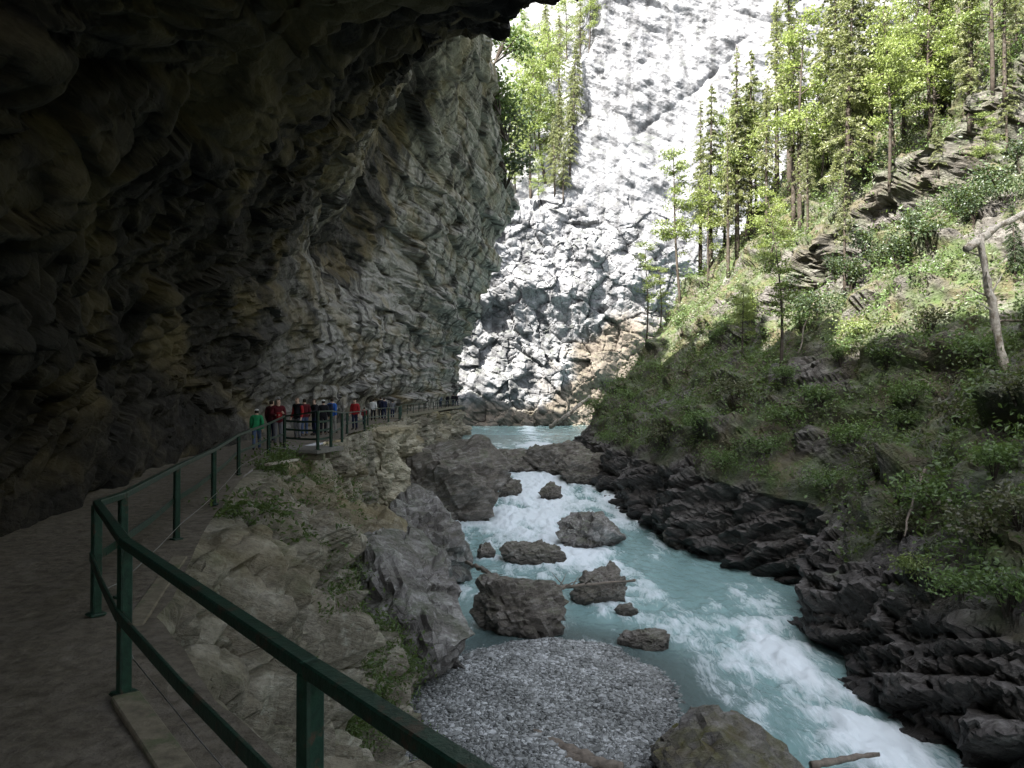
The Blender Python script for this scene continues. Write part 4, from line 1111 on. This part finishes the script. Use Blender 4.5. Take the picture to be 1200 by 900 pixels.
def leafy_geo(seed, H=12.0, spread=3.0, h0=0.3, nleaf=7000, leaf=0.13, lean=(0, 0), gap=0.0):
    r_ = np.random.default_rng(seed)
    tr = MB()
    lean = np.array(lean)
    wob = r_.normal(size=(3, 2)) * 0.02 * H
    def axis(h):
        t = max(h, 0) / H
        return np.array([*(lean * H * t + wob[0] * math.sin(t * 4) + wob[1] * t * t), h])
    hs_ = np.linspace(-0.5, H * 0.96, 12)
    tr.tube([axis(h) for h in hs_], [0.013 * H * (1 - 0.9 * max(h, 0) / H) + 0.012 for h in hs_], 8)
    tips = []; wts = []
    for k_ in range(int(22 + H)):
        h = H * (h0 + (0.97 - h0) * r_.random() ** 0.8)
        rel = (h / H - h0) / (1 - h0)
        ln = spread * (0.35 + 0.65 * math.sin(math.pi * min(1, rel * 0.85 + 0.12))) * r_.uniform(0.5, 1.1)
        a = r_.uniform(0, 2 * np.pi); dr = np.array([np.cos(a), np.sin(a), 0])
        rise = r_.uniform(0.1, 0.55)
        pts = [axis(h) + dr * ln * t + np.array([0, 0, ln * rise * t - 0.25 * ln * t ** 3]) for t in np.linspace(0, 1, 5)]
        tr.tube(pts, np.array([0.05, 0.036, 0.026, 0.016, 0.008]) * (0.35 + ln / 3), 5, cap=False)
        for _ in range(5):
            t = r_.uniform(0.3, 1); b0 = np.array([np.interp(t, np.linspace(0, 1, 5), [p_[q] for p_ in pts]) for q in range(3)])
            d_ = dr * .5 + r_.normal(size=3) * .6; d_[2] *= .5
            e = b0 + d_ * ln * 0.32
            tr.tube([b0, (b0 + e) / 2 + [0, 0, .04], e], [.016, .011, .006], 4, cap=False)
            tips.append((b0 + e) / 2); tips.append(e); wts += [ln * .5, ln]
    tips = np.array(tips); wts = np.array(wts); wts /= wts.sum()
    # clumps: each tip carries a flat spray of leaves
    pick = r_.choice(len(tips), nleaf, p=wts)
    C = tips[pick] + r_.normal(size=(nleaf, 3)) * np.array([0.34, 0.34, 0.13]) * (spread / 3) ** 0.5
    V, Q = leaf_quads(C, leaf, 0.45, r_, 0.6)
    return tr.mesh('trunk', True), mesh_np('crown', V, Q, False)

def bush_geo(seed, w=1.6, h=1.1, nleaf=900, leaf=0.07, nst=14):
    r_ = np.random.default_rng(seed); st_ = MB(); tips = []
    for _ in range(nst):
        a = r_.uniform(0, 6.28); ln = r_.uniform(.5, 1)
        e = np.array([math.cos(a) * w * .5 * ln, math.sin(a) * w * .5 * ln, h * r_.uniform(.45, 1)])
        mid = e * np.array([.4, .4, .65])
        st_.tube([(0, 0, -.25), mid, e], [.018, .012, .005], 4, cap=False); tips += [mid * .6 + e * .4, e, (mid + e) / 2 + r_.normal(size=3) * .1]
    tips = np.array(tips)
    C = tips[r_.integers(0, len(tips), nleaf)] + r_.normal(size=(nleaf, 3)) * np.array([.16, .16, .09]) * w
    C[:, 2] = np.abs(C[:, 2])
    V, Q = leaf_quads(C, leaf, .35, r_, .6)
    return st_.mesh('stem', True), mesh_np('foliage', V, Q, False)

SPR = [spruce_geo(1, 20, 2.4, .22, 1.0), spruce_geo(2, 20, 2.0, .38, .75), spruce_geo(3, 20, 3.0, .12, 1.25, .45), spruce_geo(4, 20, 1.3, .35, .5)]
LEA = [leafy_geo(11, 12, 2.6, .2, 4300, .12), leafy_geo(12, 12, 2.2, .3, 3600, .12, lean=(-.08, 0)), leafy_geo(13, 12, 2.9, .15, 5200, .12), leafy_geo(14, 12, 1.8, .3, 2200, .12)]
BUS = [bush_geo(21), bush_geo(22, 2.2, .9, 1200, .065), bush_geo(23, 1.2, 1.5, 800, .07), bush_geo(24, 1.8, 1.2, 600, .09, 20)]

def put(kind, geo, mats, loc, rz, s, label, cat, parts=('trunk', 'crown'), group=None, tilt=(0, 0)):
    r_ = empty(kind, loc, rz, s); r_.rotation_euler = (tilt[0], tilt[1], rz)
    if kind == 'broadleaf_tree' and s > 0.8: r_.scale = (s * .72, s * .72, s)
    tag(r_, label, cat, group)
    for nm, me, mt in zip(parts, geo, mats):
        o = bpy.data.objects.new(nm, me); col.objects.link(o); o.parent = r_
        if len(me.materials) == 0: me.materials.append(mt)
        o.material_slots[0].link = 'OBJECT'; o.material_slots[0].material = mt
    return r_

def ordw(k_): return ['first', 'second', 'third', 'fourth', 'fifth', 'sixth', 'seventh', 'eighth', 'ninth', 'tenth', 'eleventh', 'twelfth', 'thirteenth', 'fourteenth', 'fifteenth', 'sixteenth', 'seventeenth', 'eighteenth', 'nineteenth', 'twentieth', 'twenty-first', 'twenty-second', 'twenty-third', 'twenty-fourth', 'twenty-fifth', 'twenty-sixth', 'twenty-seventh', 'twenty-eighth', 'twenty-ninth', 'thirtieth', 'thirty-first', 'thirty-second', 'thirty-third', 'thirty-fourth'][k_]
# the trees that single themselves out: pixel of the foot, pixel of the top, kind, mesh, leaf material, label
TREES = [
    (797, 354, 172, 'L', 1, 'leaf_b', 'slender leaning broadleaf tree with a dark bare trunk on the ridge edge'),
    (864, 300, 50, 'S', 3, 'spruce', 'tall bright larch-like conifer with thin drooping branches above the ridge'),
    (872, 285, 110, 'L', 2, 'leaf', 'broad yellow-green broadleaf tree beside the tall bright conifer'),
    (930, 262, 30, 'S', 1, 'spruce', 'tall thin spruce with a bare lower trunk right of the broad yellow-green tree'),
    (938, 268, 110, 'S', 3, 'spruce', 'slim bare-trunked spruce close beside the taller thin spruce'),
    (993, 240, -60, 'S', 2, 'spruce', 'massive dense spruce rising out of the top of the picture'),
    (1056, 155, 70, 'S', 2, 'spruce_dark', 'short dark green spruce in front of the bright trees'),
    (1136, 150, -40, 'S', 0, 'spruce', 'spruce with airy branches near the upper right corner'),
    (915, 432, 275, 'L', 3, 'leaf_b', 'small thin tree with a dark trunk standing in the middle of the slope'),
    (990, 342, 170, 'S', 3, 'spruce', 'spindly young spruce with a bare stem beside the dark rock band'),
    (758, 385, 270, 'L', 3, 'leaf_b', 'small sparse tree left of the slender leaning tree'),
    (774, 372, 300, 'L', 3, 'leaf', 'thin sapling between the sparse tree and the slender leaning tree'),
    (1085, 170, 30, 'L', 2, 'leaf', 'round bright broadleaf tree right of the short dark spruce'),
    (1020, 190, 60, 'L', 0, 'leaf', 'bright broadleaf tree just right of the massive dense spruce'),
    (1180, 175, 40, 'S', 0, 'spruce', 'pale spruce at the right edge of the picture'),
    (830, 330, 200, 'L', 0, 'leaf', 'bushy pale green tree low on the ridge right of the slender leaning tree'),
    (960, 235, 90, 'L', 2, 'leaf', 'hazy green broadleaf tree behind the tall thin spruces'),
    (870, 420, 330, 'L', 0, 'leaf', 'fresh green young maple on the sunny part of the slope'),
    (1100, 205, 120, 'S', 2, 'spruce', 'stocky young spruce above the dark rock band'),
    (1160, 215, 130, 'L', 1, 'leaf_b', 'leaning broadleaf tree above the right end of the rock band'),
    (1030, 250, 160, 'S', 0, 'spruce_dark', 'mid-sized spruce on the ledge over the dark rock band'),
    (900, 320, 215, 'L', 2, 'leaf', 'leafy tree with a full low crown under the tall thin spruces'),
    (1190, 330, 230, 'S', 2, 'spruce_dark', 'drooping young spruce at the right edge below the rock band'),
]
for (fx_, fy_, ty_, kd, gi, mt, lab) in TREES:
    p_, n_ = None, None
    yy = fy_
    while p_ is None or p_.y > 92:
        h_ = on_hill(fx_, yy)
        if h_[0] is not None: p_ = h_[0]
        yy += 4
        if yy > 560: break
    Ht = (fy_ - ty_) / F * p_.y
    if kd == 'S': put('spruce_tree', SPR[gi], (M['bark'], M[mt]), p_, random.uniform(0, 6.28), Ht / 20.0, lab, 'tree', group='trees on the sunny slope')
    else: put('broadleaf_tree', LEA[gi], (M['bark'], M[mt]), p_, random.uniform(-.4, .4), Ht / 12.0, lab, 'tree', group='trees on the sunny slope')

stand = []
r9 = np.random.default_rng(99)
for k_ in range(34):
    fx_ = 815 + 390 * (k_ + r9.uniform(0, 1)) / 34
    top_ = np.interp(fx_, [800, 1000, 1200], [270, 165, 20]); fy_ = top_ + r9.uniform(-10, 90)
    stand.append((fx_, fy_, r9.uniform(110, 300), 'L' if r9.random() < .42 else 'S', int(r9.integers(0, 4)), r9.choice(['leaf', 'leaf_b'])))
nb_cnt = {'L': 0, 'S': 0}
for (fx_, fy_, hp_, kd, gi, mt) in stand:
    p_ = None; yy = fy_
    while yy < 480:
        h_ = on_hill(fx_, yy)[0]
        if h_ is not None and h_.y < 90: p_ = h_; break
        yy += 5
    if p_ is None: continue
    nb_cnt[kd] += 1
    Ht = hp_ / F * p_.y
    lab = f"{'sunlit leafy' if kd == 'L' else 'sunlit pointed'} tree in the upper slope stand, {ordw(nb_cnt[kd]-1)} of its kind from the left"
    if kd == 'S': put('spruce_tree', SPR[gi], (M['bark'], M['spruce']), p_, r9.uniform(0, 6.28), Ht / 20.0, lab, 'tree', group='stand of trees on the upper slope')
    else: put('broadleaf_tree', LEA[[0, 2, 1, 0][gi]], (M['bark'], M[str(mt)]), p_, r9.uniform(0, 6), Ht / 12.0, lab, 'tree', group='stand of trees on the upper slope')

# trees on the shelf of the far cliff and on the cliff tops
shelf = [(604, 225, 110, 'L', 2), (622, 232, 60, 'L', 0), (640, 215, 30, 'L', 2), (618, 150, 40, 'L', 0), (650, 225, 130, 'S', 2), (660, 232, 150, 'S', 0), (634, 120, 20, 'L', 2),
         (655, 140, 10, 'S', 1), (672, 150, 40, 'S', 2), (680, 90, -20, 'S', 1), (606, 95, 30, 'L', 1), (690, 60, -40, 'L', 0), (664, 70, -20, 'L', 2)]
shelf += [(598, 180, 90, 'L', 0), (612, 190, 95, 'L', 2), (628, 180, 90, 'L', 0), (645, 190, 100, 'L', 2), (600, 235, 175, 'L', 0), (632, 238, 180, 'L', 2), (655, 190, 90, 'S', 2), (668, 200, 110, 'S', 2), (640, 70, -10, 'S', 2), (615, 80, 10, 'L', 2), (676, 130, 60, 'S', 0)]
shelf.sort()
for k_, (fx_, fy_, ty_, kd, gi) in enumerate(shelf):
    h_ = on_hill(fx_, fy_, far_bvh)[0]
    if h_ is None: continue
    Ht = (fy_ - ty_) / F * h_.y
    lab = f"{'leafy' if kd == 'L' else 'pointed'} tree on the far cliff shelf, {ordw(k_)} from the left"
    put('broadleaf_tree' if kd == 'L' else 'spruce_tree', (LEA if kd == 'L' else SPR)[gi], (M['bark'], M['leaf'] if kd == 'L' else M['spruce']), h_ - Vector((0, 0, .5)), random.uniform(0, 6), Ht / (12 if kd == 'L' else 20), lab, 'tree', group='trees on the far cliff shelf')

# bushes clinging to the corner of the left wall
cave_bvh = bvh_of(P if False else np.asarray([v.co[:] for v in cave_me.vertices]).reshape(len(Ys), nA + nB + nC, 3))
for k_, (fx_, fy_, s_) in enumerate(((578, 130, 4.0), (586, 160, 4.5), (583, 195, 4.0), (588, 215, 3.5), (577, 70, 3.5))):
    h_ = None
    for dx_ in range(0, 40, 2):
        h_ = cave_bvh.ray_cast(CAM, ray(fx_ - dx_, fy_))[0]
        if h_ is not None and 60 < h_.y < 125: break
        h_ = None
    if h_ is None: continue
    put('hanging_bush', BUS[k_ % 4], (M['bark'], M['spruce_dark'] if k_ % 2 else M['shrub']), h_ + Vector((.6, -.3, 0)), random.uniform(0, 6), s_, f'dark bush clinging high on the corner of the left rock wall, {ordw([1, 2, 3, 4, 0][k_])} from the top', 'bush', ('stem', 'foliage'), 'bushes on the wall corner', (0, 0.6))

# shrubs that read one by one on the slope
SH = [(845, 405, 2, 'shrub'), (1070, 470, 1, 'shrub'), (1060, 505, 0, 'shrub'), (1075, 685, 0, 'leaf_b'), (985, 430, 2, 'shrub'), (1010, 395, 1, 'leaf_b'), (930, 500, 1, 'shrub'),
      (1105, 600, 1, 'shrub'), (1150, 640, 3, 'heath'), (1030, 560, 3, 'heath'), (1120, 500, 3, 'heath'), (770, 440, 1, 'shrub'), (740, 470, 1, 'shrub'), (800, 390, 2, 'shrub'), (860, 470, 3, 'heath'),
      (900, 530, 1, 'shrub'), (960, 480, 0, 'shrub'), (1165, 560, 0, 'shrub'), (1190, 470, 3, 'heath'), (1130, 700, 1, 'shrub'), (1180, 720, 0, 'shrub'), (1055, 630, 3, 'heath'), (820, 500, 1, 'shrub'),
      (720, 520, 1, 'shrub'), (1040, 430, 0, 'shrub'), (1090, 390, 3, 'heath'), (880, 375, 2, 'leaf_b'), (940, 390, 2, 'shrub'), (1150, 420, 1, 'shrub'), (850, 545, 1, 'shrub'), (780, 520, 3, 'heath'), (1000, 520, 1, 'shrub'),
      (1195, 620, 3, 'heath'), (970, 570, 1, 'shrub'), (700, 480, 1, 'shrub'), (920, 450, 0, 'shrub')]
for k_ in range(16):
    SH.append((925 + k_ * 18, 372 - k_ * 10.5 + (k_ * 37 % 5) * 9 - 18, (2, 3, 1, 2)[k_ % 4], 'spruce_dark'))
SH.sort()
cnt = {}
for k_, (fx_, fy_, gi, mt) in enumerate(SH):
    h_ = on_hill(fx_, fy_)[0]
    if h_ is None: continue
    kind = 'dark needle-leaved' if mt == 'spruce_dark' else 'twiggy brown' if mt == 'heath' else ('light green' if mt == 'leaf_b' else 'green leafy')
    c_ = cnt[kind] = cnt.get(kind, 0) + 1
    lab = f'{kind} shrub on the {"rock band" if mt == "spruce_dark" else "shaded bank slope"}, {["first","second","third","fourth","fifth","sixth","seventh","eighth","ninth","tenth","eleventh","twelfth","thirteenth","fourteenth","fifteenth","sixteenth","seventeenth","eighteenth","nineteenth","twentieth","twenty-first","twenty-second","twenty-third","twenty-fourth"][c_-1]} of its kind from the left'
    put('shrub', BUS[gi], (M['bark'], M[mt]), h_, random.uniform(0, 6), random.uniform(.75, 1.25) * (0.6 + h_.y / 90), lab, 'shrub', ('stem', 'foliage'), 'shrubs on the bank slope')

# ground cover: countless low plants on the slope
def scatter_cover(P, vegm, n, seed, leaf, tuft, spread, ymax, tall):
    r_ = np.random.default_rng(seed)
    nu, nv_ = P.shape[:2]
    A = P[:-1, :-1]; B = P[1:, :-1]; C_ = P[:-1, 1:]
    ar = np.linalg.norm(np.cross(B - A, C_ - A), axis=-1) * vegm[:-1, :-1]
    cen = A
    ar = ar * (cen[..., 1] < ymax) * (cen[..., 1] > 12) / np.maximum(cen[..., 1], 10) ** 1.1
    cl = sstep(-0.25, 0.3, fbm(cen / 1.6, 3, seed + 3))
    ar = ar * cl
    pr = (ar / ar.sum()).ravel()
    idx = r_.choice(len(pr), n, p=pr)
    i, j = np.unravel_index(idx, ar.shape)
    u, w = r_.random(n)[:, None], r_.random(n)[:, None]
    base = A[i, j] + (B[i, j] - A[i, j]) * u + (C_[i, j] - A[i, j]) * w
    k_ = np.repeat(np.arange(n), tuft)
    big_ = (r_.random(n) ** 3 * 2.0 + 0.55)
    hue = np.clip(0.58 + 0.9 * fbm(base / 1.8, 3, seed + 9) + 0.22 * r_.normal(size=n), 0, 1)
    sc_ = ((0.6 + base[:, 1] / 70) * big_)[k_][:, None]
    pts = base[k_] + r_.normal(size=(n * tuft, 3)) * np.array([spread, spread, spread * .3]) * sc_
    pts[:, 2] += np.abs(r_.normal(size=n * tuft)) * tall * sc_[:, 0]
    V, Q = leaf_quads(pts, leaf * sc_[:, 0] ** 0.4, .25, r_, .45)
    return mesh_np('ground_cover', V, Q, False, {'hue': np.repeat(hue[k_], 4)})
tag(link('ground_cover', scatter_cover(Ph, veg * (dd > 0.3), 46000, 5, .085, 15, .24, 88, .22), M['cover']), kind='stuff')
# grass and moss tufts on the ledges under the path
sep_n = grid_normals(Pl); sep_n = sep_n if sep_n[100, 180, 0] > 0 else -sep_n
vl = sstep(0.25, 0.7, np.abs(sep_n[..., 2])) * sstep(0.05, 0.35, fbm(Pl / 2.2, 3, 33) + 0.55 * gauss(Pl[..., 1] - 19, 5) * sstep(-1, -2, Pl[..., 2])) * (Pl[..., 2] < -0.1) * (Pl[..., 2] > -6)
tag(link('ledge_grass', scatter_cover(Pl, vl + 1e-9, 6500, 8, .05, 16, .14, 60, .12), M['grass']), kind='stuff')

# ------------------------------------------------------------------ driftwood and dead trees
def log(name, pts, rad, mat, label, cat='log', twigs=0, seed=0):
    b = MB(); pts = np.array([p_[:] for p_ in pts], float); n = 14
    t = np.linspace(0, 1, n); tk = np.linspace(0, 1, len(pts))
    q = np.stack([np.interp(t, tk, pts[:, k_]) for k_ in range(3)], 1); r_ = np.random.default_rng(seed)
    ln = np.linalg.norm(pts[-1] - pts[0]); q[1:-1] += r_.normal(size=(n - 2, 3)) * ln * .006
    b.tube(q, np.interp(t, [0, 1], rad) * r_.uniform(.75, 1.2, n), 9)
    b.V[-1] += r_.normal(size=b.V[-1].shape) * rad[0] * .07
    for _ in range(twigs):
        s = r_.uniform(.2, .95); a = np.array([np.interp(s, t, q[:, k_]) for k_ in range(3)])
        d_ = r_.normal(size=3); d_[2] = abs(d_[2]) ; d_ *= ln * r_.uniform(.08, .2) / np.linalg.norm(d_)
        b.tube([a, a + d_ * .5 + r_.normal(size=3) * .03, a + d_], [rad[0] * .3, rad[0] * .2, rad[0] * .08], 5)
    o = link(name, b.mesh('log', True), mat); tag(o, label, cat); return o
def bl(px, py, dz=.1): 
    p_ = on_level(px, py, -6.85); p_.z += dz; return p_
log('driftwood_log', [bl(606, 856), bl(645, 876), bl(690, 897)], (.13, .2), M['dead_wood'], 'thick weathered log lying on the gravel at the bottom edge', seed=1)
log('driftwood_log', [bl(660, 893), bl(690, 898), bl(730, 905)], (.12, .16), M['dead_wood'], 'short dark log beside the thick weathered log on the gravel', seed=2)
log('driftwood_log', [bl(950, 903, .12), bl(990, 897, .15), bl(1030, 889, .1)], (.09, .05), M['dead_wood'], 'dark log in the foam right of the mossy foreground boulder', seed=3)
pA = pix(546, 659, 33.5); log('driftwood_branch', [pA, pix(565, 667, 31.5), pix(583, 677, 29.5)], (.08, .1), M['dead_wood'], 'broken branch leaning on the left side of the big brown boulder', 'branch', 5, 4)
log('driftwood_branch', [pix(628, 685, 29.6), pix(660, 688, 30.5), pix(690, 684, 31.5), pix(744, 680, 32.6)], (.1, .05), M['dead_wood'], 'long branch lying between the big brown boulder and the streaked boulder', 'branch', 6, 5)
def hl(px, py, dz=.3):
    p_ = on_hill(px, py)[0]; p_ = p_.copy(); p_.z += dz; return p_
log('fallen_trunk', [hl(645, 502, .6) if on_hill(645, 502)[0] else pix(645, 500, 82), pix(666, 486, 80), pix(692, 464, 80)], (.26, .17), M['pale_wood'], 'pale fallen trunk sloping down to the upper pool', seed=6)
# broken pale stump tree on the right with a fallen trunk resting on it
q0 = hl(1180, 432, -.3)
def atY(px, py, Y): return pix(px, py, Y)
log('dead_tree', [q0, atY(1165, 370, q0.y), atY(1155, 320, q0.y), atY(1150, 275, q0.y)], (.17, .11), M['pale_wood'], 'broken bleached dead trunk standing on the slope at the right edge', 'dead tree', 7, 7)
log('fallen_trunk', [atY(1132, 292, q0.y - .3), atY(1165, 268, q0.y + .6), atY(1230, 235, q0.y + 2)], (.16, .11), M['pale_wood'], 'bleached fallen trunk propped across the top of the broken dead tree', seed=8)
for k_, (x0, y0, x1, y1, lab) in enumerate(((1130, 400, 1085, 425, 'grey dead branch below the broken dead tree'), (1195, 385, 1150, 405, 'thin dead branch behind the broken dead tree'), (955, 360, 935, 420, 'thin dead stick under the spindly spruce'),
        (830, 425, 800, 440, 'pale dead stick in the green shrubs of the left slope'), (1100, 470, 1068, 455, 'short dead branch in the middle of the right slope'), (1085, 560, 1060, 640, 'long thin dead stem hanging down the shaded slope'))):
    try: log('dead_branch', [hl(x0, y0, .35), hl((x0 + x1) / 2, (y0 + y1) / 2, .7), hl(x1, y1, .3)], (.07, .03), M['dead_wood'], lab, 'branch', 6, 20 + k_)
    except Exception: pass
